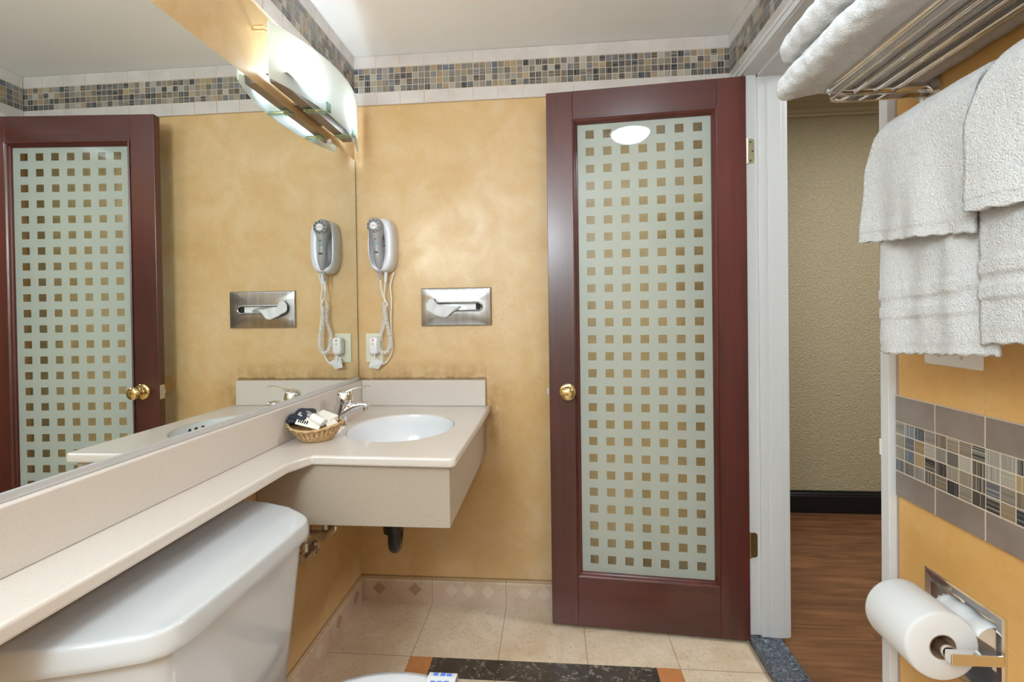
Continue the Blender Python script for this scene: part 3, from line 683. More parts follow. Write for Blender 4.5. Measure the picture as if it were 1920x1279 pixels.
# ================================================================== FAUCET
fa = thing('faucet', 'chrome single-lever faucet at the wall side of the sink', 'faucet', (0.072, -0.352, CZ))
FX, FY = 0.074, -0.352
bm = bmesh.new()
def ell(c, rx, ry, tilt, n=28):
    return [Vector(c) + Vector((math.cos(2*PI*k/n)*rx*math.cos(tilt), math.sin(2*PI*k/n)*ry, -math.cos(2*PI*k/n)*rx*math.sin(tilt))) for k in range(n)]
rings(bm, [ell((FX+dx, FY, CZ+z), rx, ry, tl) for dx, z, rx, ry, tl in ((0, 0.0006, 0.034, 0.030, 0), (0, 0.004, 0.033, 0.029, 0), (0.002, 0.010, 0.029, 0.0265, 0.1), (0.006, 0.028, 0.0255, 0.025, 0.25), (0.013, 0.048, 0.0245, 0.0245, 0.35), (0.019, 0.066, 0.0245, 0.0245, 0.38), (0.0215, 0.073, 0.0235, 0.0240, 0.38))])
obj('body', bm, M['chrome'], fa, ang=60)
bm = bmesh.new()
pts_ = smooth_path([(FX+0.004, FY, CZ+0.026), (FX+0.030, FY, CZ+0.044), (FX+0.060, FY, CZ+0.062), (FX+0.088, FY, CZ+0.070), (FX+0.108, FY, CZ+0.067)], 6)
tube(bm, pts_, [0.0225-0.0075*(i/(len(pts_)-1))**1.4 for i in range(len(pts_))], 18, sx=1.05, sy=0.68); sp = obj('spout', bm, M['chrome'], fa, ang=60)
bm = bmesh.new(); tube(bm, [(FX+0.097, FY, CZ+0.066), (FX+0.101, FY, CZ+0.049)], 0.0105, 16); obj('aerator', bm, M['chrome'], sp, ang=50)
bm = bmesh.new()
rings(bm, [ell((FX+dx, FY, CZ+z), rx, ry, tl) for dx, z, rx, ry, tl in ((0.0220, 0.0745, 0.0265, 0.0270, 0.38), (0.0240, 0.080, 0.0300, 0.0290, 0.38), (0.0260, 0.093, 0.0300, 0.0290, 0.34), (0.0270, 0.106, 0.0270, 0.0265, 0.26), (0.0280, 0.115, 0.0210, 0.0215, 0.15), (0.0290, 0.121, 0.0120, 0.013, 0.05), (0.0295, 0.1228, 0.002, 0.002, 0))])
hd = obj('handle', bm, M['chrome'], fa, ang=60)
bm = bmesh.new(); pts_ = smooth_path([(FX+0.018, FY, CZ+0.104), (FX+0.036, FY, CZ+0.1135), (FX+0.056, FY, CZ+0.122), (FX+0.083, FY, CZ+0.128), (FX+0.114, FY, CZ+0.130)], 6)
tube(bm, pts_, [0.0205-0.0125*min(1, i/12)+0.0012*max(0, i-14)/10 for i in range(len(pts_))], 16, sx=1.25, sy=0.50); obj('lever', bm, M['chrome'], hd, ang=60)

# ================================================================== DRAIN and VALVES
dt = thing('drain_trap', 'black plastic drain trap below the sink', 'drain pipe', (0.265, -0.37, 0.4))
TX, TYY = 0.284, -0.405
bm = bmesh.new(); tube(bm, [(TX, TYY, 0.652), (TX, TYY, 0.50)], 0.019, 16); lathe(bm, [(0.0205, 0), (0.030, 0.004), (0.031, 0.030), (0.019, 0.034)], (TX-0.004, TYY, 0.478), 'z', 16); obj('tailpiece', bm, M['pvc'], dt)
bm = bmesh.new()
pth = [(TX, TYY, 0.52)] + [(TX-0.016*(1-math.cos(a))/2, TYY+0.042-0.042*math.cos(a), 0.452-0.036*math.sin(a)) for a in [PI*i/12 for i in range(13)]] + [(TX-0.018, TYY+0.086, 0.53)]
tube(bm, pth, 0.0205, 18)
tube(bm, smooth_path([(TX-0.018, TYY+0.086, 0.52), (TX-0.016, TYY+0.10, 0.545), (TX-0.01, TYY+0.14, 0.552), (TX, -0.012, 0.555)], 5), 0.019, 16)
obj('trap_bend', bm, M['pvc'], dt)
for i, (y, z, lab) in enumerate(((-0.392, 0.478, 'chrome shut-off valve under the counter, farther from the toilet tank'), (-0.520, 0.468, 'chrome shut-off valve under the counter, half hidden by the toilet tank'))):
    vv = thing('shutoff_valve', lab, 'valve', (0.0, y, z), group='water valves under the sink')
    bm = bmesh.new(); tube(bm, [(0.0005, y-0.03, z), (0.055, y-0.03, z)], 0.0095, 12); lathe(bm, [(0.022, 0.0005), (0.020, 0.006), (0.009, 0.008)], (0, y-0.03, z), 'x', 20)
    tube(bm, [(0.055, y-0.055, z), (0.055, y+0.008, z)], 0.0165, 14); tube(bm, [(0.055, y-0.03, z), (0.055, y-0.03, z+0.04)], 0.0105, 12)
    obj('body', bm, M['steel_soft'], vv)
    bm = bmesh.new(); lathe(bm, [(0.014, 0.009), (0.025, 0.014), (0.025, 0.027), (0.017, 0.032), (0.001, 0.033)], (0.055, y, z), 'y', 8, sx=0.8); obj('handle', bm, M['chrome'], vv, ang=20)
    bm = bmesh.new(); tube(bm, smooth_path([(0.055, y-0.03, z+0.035), (0.06, y-0.02, z+0.09), (0.066+0.008*i, y+0.01, z+0.15), (0.072+0.02*i, FY-0.015-0.05*i, 0.69)], 6), 0.0075, 10); obj('supply_hose', bm, M['steel_soft'], vv)

# ================================================================== TOILET
TY = -1.096
wc = thing('toilet', 'white china toilet with its tank tucked under the counter shelf', 'toilet', (0.3, TY, 0))
LID = [(0.038, -0.826), (0.070, -0.831), (0.122, -0.841), (0.192, -0.866), (0.240, -0.898), (0.262, -0.918), (0.271, -0.936), (0.2735, -0.955),
       (0.2735, -1.02), (0.2725, -1.10), (0.270, -1.18), (0.266, -1.255), (0.2635, -1.280), (0.256, -1.298), (0.238, -1.312), (0.180, -1.334), (0.110, -1.354), (0.038, -1.364)]
def lid_outline(e=0.0):
    o = []
    for i, (x, y) in enumerate(LID):
        a = Vector(LID[max(i-1, 0)]); b = Vector(LID[min(i+1, len(LID)-1)]); t = (b-a).normalized(); nx, ny = -t.y, t.x
        o.append((x + (nx*e if 0 < i < len(LID)-1 else 0), y + ny*e if 0 < i < len(LID)-1 else y+(e if i == 0 else -e)))
    return o
def loft_outline(levels):
    return [[Vector((x, y, z)) for x, y in o] for o, z in levels]
bm = bmesh.new()
rings(bm, loft_outline([(lid_outline(-0.014), 0.7125), (lid_outline(0.003), 0.7125), (lid_outline(0.0055), 0.7150), (lid_outline(0.005), 0.724), (lid_outline(0.0025), 0.7435), (lid_outline(0.0015), 0.7472), (lid_outline(-0.0005), 0.7492), (lid_outline(-0.0035), 0.7501), (lid_outline(-0.008), 0.7503), (lid_outline(-0.03), 0.7504)]))
obj('tank_lid', bm, M['toilet'], wc, ang=50)
def tank_outline(s, f):
    o = lid_outline(-0.013); return [(0.045+(max(x, 0.045)-0.045)*f, TY+(y-TY)*s) for x, y in o]
bm = bmesh.new()
rings(bm, loft_outline([(tank_outline(0.86, 0.80), 0.375), (tank_outline(0.90, 0.85), 0.385), (tank_outline(0.955, 0.93), 0.55), (tank_outline(1.0, 1.0), 0.700), (tank_outline(1.0, 1.0), 0.7124)]))
obj('tank', bm, M['toilet'], wc, ang=60)
bm = bmesh.new(); tube(bm, [(0.250, TY+0.155, 0.665), (0.262, TY+0.155, 0.665)], 0.012, 14); tube(bm, smooth_path([(0.266, TY+0.155, 0.665), (0.268, TY+0.12, 0.664), (0.268, TY+0.08, 0.660)], 4), 0.0065, 10)
def egg(cx, a, b, z, n=40, back=0.0):
    o = []
    for k in range(n):
        t = 2*PI*k/n; x = math.cos(t); y = math.sin(t)
        o.append(Vector((cx + a*x*(1.0 if x > 0 else 0.86), TY + b*y*(1-0.10*max(0, x)), z)))
    return o
bm = bmesh.new()
rings(bm, [egg(0.40, 0.13, 0.105, 0.001), egg(0.40, 0.125, 0.100, 0.02), egg(0.41, 0.12, 0.095, 0.15), egg(0.43, 0.17, 0.125, 0.26), egg(0.475, 0.235, 0.17, 0.35), egg(0.485, 0.243, 0.160, 0.392),
           egg(0.485, 0.235, 0.152, 0.398), egg(0.485, 0.17, 0.115, 0.394), egg(0.48, 0.15, 0.10, 0.32), egg(0.46, 0.08, 0.06, 0.22), egg(0.45, 0.03, 0.03, 0.20)])
box(bm, 0.17, 0.32, TY-0.10, TY+0.10, 0.14, 0.374)
obj('bowl', bm, M['toilet'], wc, ang=60)
bm = bmesh.new()
rings(bm, [egg(0.495, 0.240, 0.155, 0.400), egg(0.495, 0.246, 0.160, 0.406), egg(0.495, 0.243, 0.158, 0.414), egg(0.495, 0.236, 0.152, 0.417)])
obj('seat', bm, M['porcelain'], wc, ang=60)
bm = bmesh.new()
rings(bm, [egg(0.495, 0.238, 0.153, 0.4175), egg(0.495, 0.246, 0.160, 0.421), egg(0.495, 0.243, 0.157, 0.428), egg(0.495, 0.225, 0.142, 0.432), egg(0.495, 0.12, 0.07, 0.434)])
obj('seat_cover', bm, M['porcelain'], wc, ang=60)
# paper strip wrapped round the seat cover, printed in blue
sb = thing('paper_band', 'white paper strip with blue print wrapped over the toilet seat', 'paper strip', (0.57, TY, 0.44))
bm = bmesh.new(); rs = []
for yy, zz in ((-0.1605, 0.400), (-0.160, 0.422), (-0.155, 0.4305), (-0.135, 0.4345), (0, 0.4360), (0.135, 0.4345), (0.153, 0.4320), (0.1590, 0.424), (0.1595, 0.400)):
    rs.append([Vector((x, TY+yy, zz+d)) for x, d in ((0.545, 0), (0.605, 0), (0.605, 0.0006), (0.545, 0.0006))])
rings(bm, rs); obj('strip', bm, M['paper'], sb, ang=60)
bm = bmesh.new()
for k in range(13):
    y0 = TY+0.150-0.024*k
    for j in range(3):
        xx = 0.556+j*0.014+random.uniform(-.002, .002); z_ = 0.4372
        box(bm, xx, xx+0.010, y0-0.008, y0-random.uniform(0.0, 0.003), 0.4340, z_ if k else 0.4352)
obj('print', bm, M['blue_ink'], sb, smooth=False)

# ================================================================== HAIR DRYER
hc = Vector((0.1275, 0, 1.486))
hh = thing('dryer_holder', 'white wall holder cradling the hair dryer beside the mirror', 'hair dryer holder', (hc.x, 0, hc.z))
bm = bmesh.new(); rs = []
NSEG = 40
def supel(w, h, n=3.0, k=NSEG, cx=0, cz=0):
    o = []
    for i in range(k):
        a = 2*PI*i/k; c, s = math.cos(a), math.sin(a)
        o.append((cx + w/2*math.copysign(abs(c)**(2/n), c), cz + h/2*math.copysign(abs(s)**(2/n), s)))
    return o
def ring_y(o, y): return [Vector((hc.x+x, y, hc.z+z)) for x, z in o]
w_, h_ = 0.108, 0.222
rs = [ring_y(supel(w_*0.98, h_*0.98), -0.0006), ring_y(supel(w_, h_), -0.006), ring_y(supel(w_*1.0, h_*1.0), -0.030), ring_y(supel(w_*0.98, h_*0.985), -0.050),
      ring_y(supel(w_*0.92, h_*0.955), -0.062), ring_y(supel(w_*0.84, h_*0.91), -0.067),
      ring_y(supel(w_*0.70, h_*0.80, 2.4, cx=-0.012, cz=-0.004), -0.0665), ring_y(supel(w_*0.62, h_*0.72, 2.2, cx=-0.014, cz=-0.006), -0.060), ring_y(supel(w_*0.52, h_*0.62, 2.1, cx=-0.014, cz=-0.006), -0.040), ring_y(supel(w_*0.36, h_*0.46, 2.0, cx=-0.014, cz=-0.006), -0.030)]
rings(bm, rs); obj('housing', bm, M['dryer_white'], hh, ang=75)
for dz in (0.028, 0.0):
    bm = bmesh.new(); lathe(bm, [(0.003, 0), (0.003, 0.002), (0.0005, 0.002)], (hc.x+0.006, -0.036, hc.z+dz), 'y', 10); obj('screw', bm, M['screw'], hh)
bm = bmesh.new(); tube(bm, [(0.140, -0.036, 1.380), (0.1385, -0.036, 1.362), (0.137, -0.036, 1.336)], [0.0075, 0.0068, 0.0055], 12); obj('strain_relief', bm, M['white_plastic'], hh)
bm = bmesh.new()
tube(bm, smooth_path([(0.166, -0.018, 1.378), (0.151, -0.018, 1.320), (0.156, -0.020, 1.269), (0.151, -0.018, 1.181), (0.154, -0.016, 1.093), (0.151, -0.016, 1.045), (0.128, -0.020, 1.006), (0.100, -0.028, 0.998), (0.086, -0.033, 1.012), (0.085, -0.034, 1.038)], 8), 0.0028, 8)
obj('power_cord', bm, M['white_plastic'], hh)
bm = bmesh.new(); rs = []
px, pz = 0.083, 1.075
for s, y in ((0.96, -0.012), (1.0, -0.016), (1.0, -0.036), (0.9, -0.043), (0.7, -0.045)):
    rs.append([Vector((px+x*s, y, pz+z*s)) for x, z in rrect(0.038, 0.072, 0.012)])
rings(bm, rs); pg = obj('plug', bm, M['white_plastic'], hh, ang=50)
bm = bmesh.new(); lathe(bm, [(0.0045, -0.044), (0.004, -0.047), (0.001, -0.0475)], (px, 0, pz+0.024), 'y', 12); obj('reset_button', bm, M['pink_btn'], pg)
bm = bmesh.new(); box(bm, px-0.0035, px+0.0035, -0.0465, -0.044, pz+0.004, pz+0.014); obj('test_button', bm, M['green_btn'], pg, smooth=False, bevel=0.001)
bm = bmesh.new(); T = [(0.073, -0.030, 1.030), (0.122, -0.031, 1.008), (0.097, -0.026, 0.978), (0.0605, -0.036, 0.987)]
va = [bm.verts.new(p) for p in T]; vb = [bm.verts.new((p[0], p[1]-0.0006, p[2])) for p in T]
bm.faces.new(va); bm.faces.new(vb[::-1])
for i in range(4): bm.faces.new((va[i], va[(i+1) % 4], vb[(i+1) % 4], vb[i]))
tgo = obj('warning_tag', bm, M['paper'], hh, smooth=False)
bm = bmesh.new()
def quadpt(u, v, d=0.0012):
    a = Vector(T[0])*(1-u)+Vector(T[1])*u; b = Vector(T[3])*(1-u)+Vector(T[2])*u; p = a*(1-v)+b*v; p.y -= d; return p
for r in range(4):
    v0, v1 = 0.16+0.2*r, 0.20+0.2*r
    bm.faces.new([bm.verts.new(quadpt(u, v)) for u, v in ((0.12, v0), (0.85-0.1*(r % 2), v0), (0.85-0.1*(r % 2), v1), (0.12, v1))])
obj('tag_print', bm, M['red_ink'], tgo, smooth=False)
# handset
hd0 = Vector((0.1160, -0.094, 1.556))
dr = thing('hair_dryer', 'grey hand-held hair dryer hanging in its white wall holder', 'hair dryer', tuple(hd0))
bm = bmesh.new()
secs = [(1.590, 0.012, -0.078, 0.016), (1.584, 0.022, -0.078, 0.022), (1.570, 0.0285, -0.076, 0.027), (1.554, 0.0300, -0.075, 0.029), (1.535, 0.0285, -0.074, 0.028), (1.515, 0.0225, -0.073, 0.025), (1.495, 0.0185, -0.072, 0.021), (1.470, 0.0175, -0.072, 0.019),
        (1.445, 0.0190, -0.072, 0.019), (1.425, 0.0185, -0.071, 0.018), (1.405, 0.0145, -0.067, 0.016), (1.392, 0.0110, -0.062, 0.013), (1.388, 0.009, -0.061, 0.011)]
rs = []
for z, w, y, d in secs:
    cx = hd0.x + (1.556-z)*0.055
    rs.append([Vector((cx+w*math.cos(2*PI*k/24), y+d*math.sin(2*PI*k/24), z)) for k in range(24)])
rings(bm, rs); body = obj('body', bm, M['dryer_grey'], dr, ang=80)
bm = bmesh.new(); lathe(bm, [(0.0285, 0.012), (0.0285, 0.0), (0.0265, -0.003), (0.018, -0.004), (0.001, -0.0045)], (hd0.x, -0.101, hd0.z), 'y', 32)
gr = obj('grille', bm, M['dryer_grey'], dr, ang=50)
for k in range(10):
    a = 2*PI*(k+0.5)/10; bm = bmesh.new(); lathe(bm, [(0.0044, -0.0032), (0.0044, -0.0056), (0.0030, -0.0056), (0.0028, -0.0036), (0.0005, -0.0036)], (hd0.x+0.0205*math.cos(a), -0.101, hd0.z+0.0205*math.sin(a)), 'y', 12)
    obj('vent', bm, M['black'], gr)
bm = bmesh.new(); lathe(bm, [(0.0135, -0.0035), (0.0130, -0.0062), (0.001, -0.0066)], (hd0.x, -0.101, hd0.z), 'y', 24); mdl = obj('badge', bm, M['white_plastic'], gr, ang=50); mdl['label'] = 'pale round badge'
bm = bmesh.new(); box(bm, hd0.x-0.009, hd0.x+0.009, -0.1082, -0.1070, hd0.z-0.0008, hd0.z+0.0012); obj('badge_print', bm, M['red_ink'], mdl, smooth=False) if False else None
bm = bmesh.new()
for k in range(7): box(bm, hd0.x-0.0095+k*0.0028, hd0.x-0.0095+k*0.0028+0.002, -0.1083, -0.1070, hd0.z-0.0010, hd0.z+0.0010+0.0008*(k % 2))
box(bm, hd0.x-0.0095, hd0.x+0.0095, -0.1081, -0.107, hd0.z-0.0002, hd0.z+0.0003)
obj('badge_print', bm, M['red_ink'], gr, smooth=False)
bm = bmesh.new(); box(bm, 0.1155, 0.1225, -0.0975, -0.090, 1.503, 1.5055); obj('slot', bm, M['black'], dr, smooth=False)
bm = bmesh.new()
for k, ww in enumerate((0.0024, 0.002, 0.0026, 0.002, 0.0034)): box(bm, 0.1110+k*0.0032, 0.1110+k*0.0032+ww, -0.0945, -0.088, 1.4855, 1.489)
obj('logo', bm, M['teal_ink'], dr, smooth=False)
bm = bmesh.new(); box(bm, 0.1135, 0.1275, -0.0945, -0.086, 1.4495, 1.4550); obj('switch', bm, M['black'], dr, smooth=False, bevel=0.001)
bm = bmesh.new(); tube(bm, [(0.1262, -0.061, 1.392), (0.1240, -0.058, 1.372), (0.1225, -0.054, 1.345)], [0.0075, 0.006, 0.0048], 12); obj('strain_relief', bm, M['dryer_grey'], dr)
# coiled cord as one looping helix
core = smooth_path([(0.125, -0.030, 1.250), (0.129, -0.030, 1.208), (0.126, -0.030, 1.170), (0.113, -0.030, 1.127), (0.107, -0.048, 1.085), (0.115, -0.050, 1.056), (0.136, -0.050, 1.048), (0.153, -0.046, 1.072),
                    (0.154, -0.042, 1.108), (0.146, -0.044, 1.155), (0.139, -0.046, 1.195), (0.136, -0.046, 1.236)], 30)
hel = []; acc = 0.0; side = Vector((0, -1, 0))
for i, p in enumerate(core):
    t = (core[min(i+1, len(core)-1)] - core[max(i-1, 0)]).normalized(); side = (side - t*side.dot(t)).normalized(); u_ = t.cross(side)
    if i: acc += (p-core[i-1]).length
    th = acc/0.0078*2*PI; hel.append((p, side.copy(), u_, th))
fine = []
for (p, s, u_, th), (p2, s2, u2_, th2) in zip(hel, hel[1:]):
    n = max(1, int(abs(th2-th)/(2*PI/9)))
    for j in range(n):
        t = j/n; q = p.lerp(p2, t); a = th+(th2-th)*t; fine.append(q + s*math.cos(a)*0.0062 + u_*math.sin(a)*0.0062)
bm = bmesh.new(); tube(bm, fine, 0.0022, 6)
obj('coiled_cord', bm, M['white_plastic'], dr)
bm = bmesh.new(); tube(bm, smooth_path([(0.1225, -0.054, 1.348), (0.1225, -0.048, 1.312), (0.131, -0.044, 1.275), (0.146, -0.044, 1.245), (0.137, -0.046, 1.236)], 6), 0.0026, 8)
tube(bm, smooth_path([(0.137, -0.036, 1.340), (0.130, -0.034, 1.291), (0.131, -0.032, 1.262), (0.125, -0.030, 1.248)], 6), 0.0030, 8)
obj('straight_cord', bm, M['white_plastic'], dr)

# outlet
ol = thing('wall_outlet', 'ivory outlet plate beside the mirror with the dryer plugged in', 'power outlet', (0.073, 0, 1.065))
bm = bmesh.new(); rings(bm, [[Vector((0.0735+x*s, y, 1.065+z*s)) for x, z in rrect(0.074, 0.122, 0.004)] for s, y in ((1, -0.0005), (1, -0.003), (0.96, -0.0055))]); obj('cover_plate', bm, M['ivory'], ol, ang=40)
for dz in (0.021, -0.021):
    bm = bmesh.new(); rings(bm, [[Vector((0.083+x, y, 1.065+dz+z)) for x, z in rrect(0.033, 0.029, 0.009)] for y in (-0.0055, -0.0075)]); rc = obj('receptacle', bm, M['ivory'], ol, ang=40)
    bm = bmesh.new(); box(bm, 0.0905, 0.0925, -0.0080, -0.0076, 1.062+dz, 1.071+dz); box(bm, 0.0760, 0.0780, -0.0080, -0.0076, 1.062+dz, 1.071+dz)
    obj('slots', bm, M['dark'], rc, smooth=False)

# ================================================================== TISSUE DISPENSER
td = thing('tissue_dispenser', 'brushed steel tissue dispenser set in the back wall', 'tissue dispenser', (0.423, 0, 1.2315))
cx_, cz_ = 0.4232, 1.2315
def slot_ring(hw, hr, y, k=10):
    o = []
    for s in (1, -1):
        for i in range(k+1):
            a = -PI/2*s + s*PI*i/k if s == 1 else PI/2 + PI*i/k
            o.append(Vector((cx_ + s*hw + hr*math.cos(a), y, cz_ + hr*math.sin(a))))
    return o
bm = bmesh.new()
# plate with slot: radial loft between rectangle-like ring and slot ring
def rect_ring(w, h, y, ref):
    o = []
    for p in ref:
        dx, dz = p.x-cx_, p.z-cz_
        k = min((w/2)/abs(dx) if abs(dx) > 1e-9 else 9e9, (h/2)/abs(dz) if abs(dz) > 1e-9 else 9e9)
        o.append(Vector((cx_+dx*k, y, cz_+dz*k)))
    return o
# dense slot ring so that the corners are hit
def dense_slot(hw, hr, y):
    o = []
    n1 = 14
    for i in range(n1+1): o.append(Vector((cx_+hw+hr*math.sin(PI*i/n1), y, cz_+hr*math.cos(PI*i/n1))))
    for i in range(1, 12): o.append(Vector((cx_+hw-2*hw*i/12, y, cz_-hr)))
    for i in range(n1+1): o.append(Vector((cx_-hw-hr*math.sin(PI*i/n1), y, cz_-hr*math.cos(PI*i/n1))))
    for i in range(1, 12): o.append(Vector((cx_-hw+2*hw*i/12, y, cz_+hr)))
    return o
ref = dense_slot(0.092, 0.020, 0)
def box_ring(w, h, y):
    r = rect_ring(w, h, y, ref)
    for sx in (1, -1):
        for sz in (1, -1):
            c = Vector((cx_+sx*w/2, y, cz_+sz*h/2)); i = min(range(len(r)), key=lambda q: (r[q]-c).length); r[i] = c
    return r
rings(bm, [box_ring(0.294, 0.157, -0.0008), box_ring(0.294, 0.157, -0.004), box_ring(0.288, 0.151, -0.011), box_ring(0.284, 0.147, -0.012), dense_slot(0.092, 0.020, -0.012),
           dense_slot(0.092, 0.0185, -0.0155), dense_slot(0.092, 0.016, -0.0165), dense_slot(0.092, 0.0130, -0.0150), dense_slot(0.092, 0.0118, -0.008)], cap=False)
obj('face_plate', bm, M['brushed'], td, ang=30)
bm = bmesh.new(); box(bm, cx_-0.13, cx_+0.13, -0.0030, -0.0010, cz_-0.03, cz_+0.03); obj('opening', bm, M['dark'], td, smooth=False)
bm = bmesh.new(); box(bm, cx_-0.10, cx_+0.082, -0.0062, -0.0032, cz_-0.025, cz_+0.025); obj('tissue_box', bm, M['white_plastic'], td, smooth=False)
bm = bmesh.new(); lathe(bm, [(0.001, -0.0068), (1.0, -0.0068), (1.0, -0.0063), (0.001, -0.0063)], (0, 0, 0), 'y', 28)
for v_ in bm.verts: v_.co = Vector((cx_-0.015+v_.co.x*0.062, v_.co.y, cz_-0.006+v_.co.z*0.017))
obj('box_slit', bm, M['cap_grey'], td, smooth=False)
ts = None
bm = bmesh.new()   # tissue: hanging fan, thin, with folds
NU, NV = 22, 8
top = [(-0.118, 0.018), (-0.108, 0.034), (-0.09, 0.037), (-0.085, 0.026), (-0.075, 0.012), (-0.05, 0.006), (-0.02, 0.002), (0.0, 0.000), (0.02, 0.002)]
bot = [(-0.122, 0.010), (-0.118, -0.012), (-0.100, -0.022), (-0.085, -0.030), (-0.070, -0.037), (-0.050, -0.043), (-0.034, -0.042), (-0.012, -0.022), (0.020, -0.001)]
def polypt(P_, t):
    f = t*(len(P_)-1); i = min(int(f), len(P_)-2); k = f-i; return (P_[i][0]*(1-k)+P_[i+1][0]*k, P_[i][1]*(1-k)+P_[i+1][1]*k)
g = []
for i in range(NU+1):
    row = []
    for j in range(NV+1):
        a = polypt(top, i/NU); b = polypt(bot, i/NU); t = j/NV
        x = a[0]*(1-t)+b[0]*t; z = a[1]*(1-t)+b[1]*t
        y = -0.0175 - 0.016*math.sin(PI*min(1, i/NU*1.02))*(0.5+0.5*t) - 0.004*math.sin(7*i/NU*PI+3*t) - 0.010*(1-i/NU)*(t)
        row.append(bm.verts.new((cx_+x, y, cz_+z)))
    g.append(row)
for i in range(NU):
    for j in range(NV): bm.faces.new((g[i][j], g[i+1][j], g[i+1][j+1], g[i][j+1]))
ts = obj('tissue', bm, M['paper'], ang=80); mod = ts.modifiers.new('thick', 'SOLIDIFY'); mod.thickness = 0.0008
tag(ts, 'white tissue pulled out of the steel dispenser slot', 'tissue')

# ================================================================== BASKET and contents
bx, by, bz = 0.099, -0.553, CZ+0.0004
bk = thing('wicker_basket', 'small oval wicker basket of toiletries on the counter by the faucet', 'basket', (bx, by, bz))
bm = bmesh.new(); outr, innr = [], []
n = 64
for lev in range(15):
    t = lev/14; a = 0.046 + 0.036*t**0.8; b = 0.040+0.032*t**0.8
    for lst, th in ((outr, 0.0), (innr, 0.004)):
        ring = []
        for k in range(n):
            an = 2*PI*k/n; wv = 0.0021*(1 if (k//2+lev) % 2 else -1)*(0.4+t)*(1 if th == 0 else 0.5)
            zz = bz+0.002+0.044*t + 0.007*t*math.cos(2*an)
            ring.append(Vector((bx+(a-th+wv)*math.cos(an), by+(b-th+wv)*math.sin(an), zz + (0.004 if th and lev == 0 else 0))))
        lst.append(ring)
rings(bm, outr + innr[::-1])
set_uv(bm, lambda co: (math.atan2(co.y-by, co.x-bx)/PI, co.z*4))
obj('woven_bowl', bm, M['wicker'], bk, ang=60)
bm = bmesh.new()
for off in (0, PI):
    tube(bm, [Vector((bx+(0.081+0.0022*math.cos(9*an+off))*math.cos(an), by+(0.071+0.0022*math.cos(9*an+off))*math.sin(an), bz+0.047+0.0022*math.sin(9*an+off)+0.007*math.cos(2*an))) for an in [2*PI*k/120 for k in range(121)]], 0.0024, 6)
obj('rim', bm, M['wicker'], bk)
bm = bmesh.new(); tube(bm, [Vector((bx+0.044*math.cos(2*PI*k/48), by+0.038*math.sin(2*PI*k/48), bz+0.0032)) for k in range(49)], 0.003, 6); obj('foot_ring', bm, M['wicker'], bk)
def bag_item(name, label, cat, c, dims, rz, rx, mats, bev=0.002, rnd=None, ry=0):
    bm = bmesh.new(); x, y, z = dims
    box(bm, -x/2, x/2, -y/2, y/2, -z/2, z/2)
    Rm = Matrix.Translation(c) @ Matrix.Rotation(rz, 4, 'Z') @ Matrix.Rotation(rx, 4, 'X') @ Matrix.Rotation(ry, 4, 'Y')
    bmesh.ops.transform(bm, matrix=Rm, verts=bm.verts)
    t = thing(name, label, cat, c); o = obj('body', bm, mats, t, bevel=bev, seg=3); return t, o, Rm
# navy cloth pouch: lumpy ellipsoid fold
t = thing('cloth_pouch', 'dark navy folded cloth pouch at the left end of the basket', 'pouch', (0.055, -0.563, CZ+0.06))
bm = bmesh.new(); bmesh.ops.create_icosphere(bm, subdivisions=4, radius=1)
for v_ in bm.verts:
    p = v_.co.copy(); r = 1 + 0.10*math.sin(5*p.x+2)*math.cos(4*p.y) + 0.07*math.sin(9*p.z+6*p.x)
    v_.co = Vector((0.056+p.x*0.040*r, -0.556+p.y*0.040*r, CZ+0.070+p.z*0.023*r + 0.22*(p.x*0.040)))
obj('fabric', bm, M['navy'], t, ang=80)
bm = bmesh.new()
for dx, dz in ((0, 0), (0.006, -0.003), (0.003, 0.004)): box(bm, 0.066+dx, 0.070+dx, -0.5955, -0.588, CZ+0.083+dz, CZ+0.0865+dz)
obj('white_mark', bm, M['white_plastic'], t, smooth=False)
bag_item('soap_box', 'cream wrapped soap box at the back of the basket beside the faucet', 'soap', (0.118, -0.530, CZ+0.062), (0.062, 0.042, 0.020), -0.35, 0.18, M['wrap'], ry=0.22)
bag_item('soap_bar', 'cream wrapped soap bar lying low at the right end of the basket', 'soap', (0.145, -0.552, CZ+0.048), (0.044, 0.032, 0.016), -0.9, 0.1, M['wrap'], ry=0.15)
t, o, Rm = bag_item('paper_sachet', 'white paper sachet with dark lettering leaning over the basket front', 'sachet', (0.096, -0.590, CZ+0.060), (0.070, 0.030, 0.004), -0.10, 0.75, M['wrap'], 0.001, ry=0.42)
bm = bmesh.new()
for k in range(5): box(bm, -0.030+k*0.006, -0.026+k*0.006, -0.008, 0.004-0.002*(k % 2), 0.0021, 0.0025)
bmesh.ops.transform(bm, matrix=Rm, verts=bm.verts); obj('lettering', bm, M['black'], t, smooth=False)
t = thing('lotion_bottle', 'small milky lotion bottle with silver grey cap lying across the basket', 'bottle', (0.11, -0.572, CZ+0.066))
d = Vector((0.066, -0.012, -0.030)).normalized(); s0 = Vector((0.078, -0.572, CZ+0.084))
bm = bmesh.new(); tube(bm, [s0+d*0.020, s0+d*0.024, s0+d*0.062, s0+d*0.066], [0.008, 0.0125, 0.0125, 0.010], 16); obj('body', bm, M['bottle'], t, ang=50)
bm = bmesh.new(); tube(bm, [s0, s0+d*0.002, s0+d*0.0205], [0.009, 0.010, 0.010], 16); obj('cap', bm, M['cap_grey'], t, ang=50)

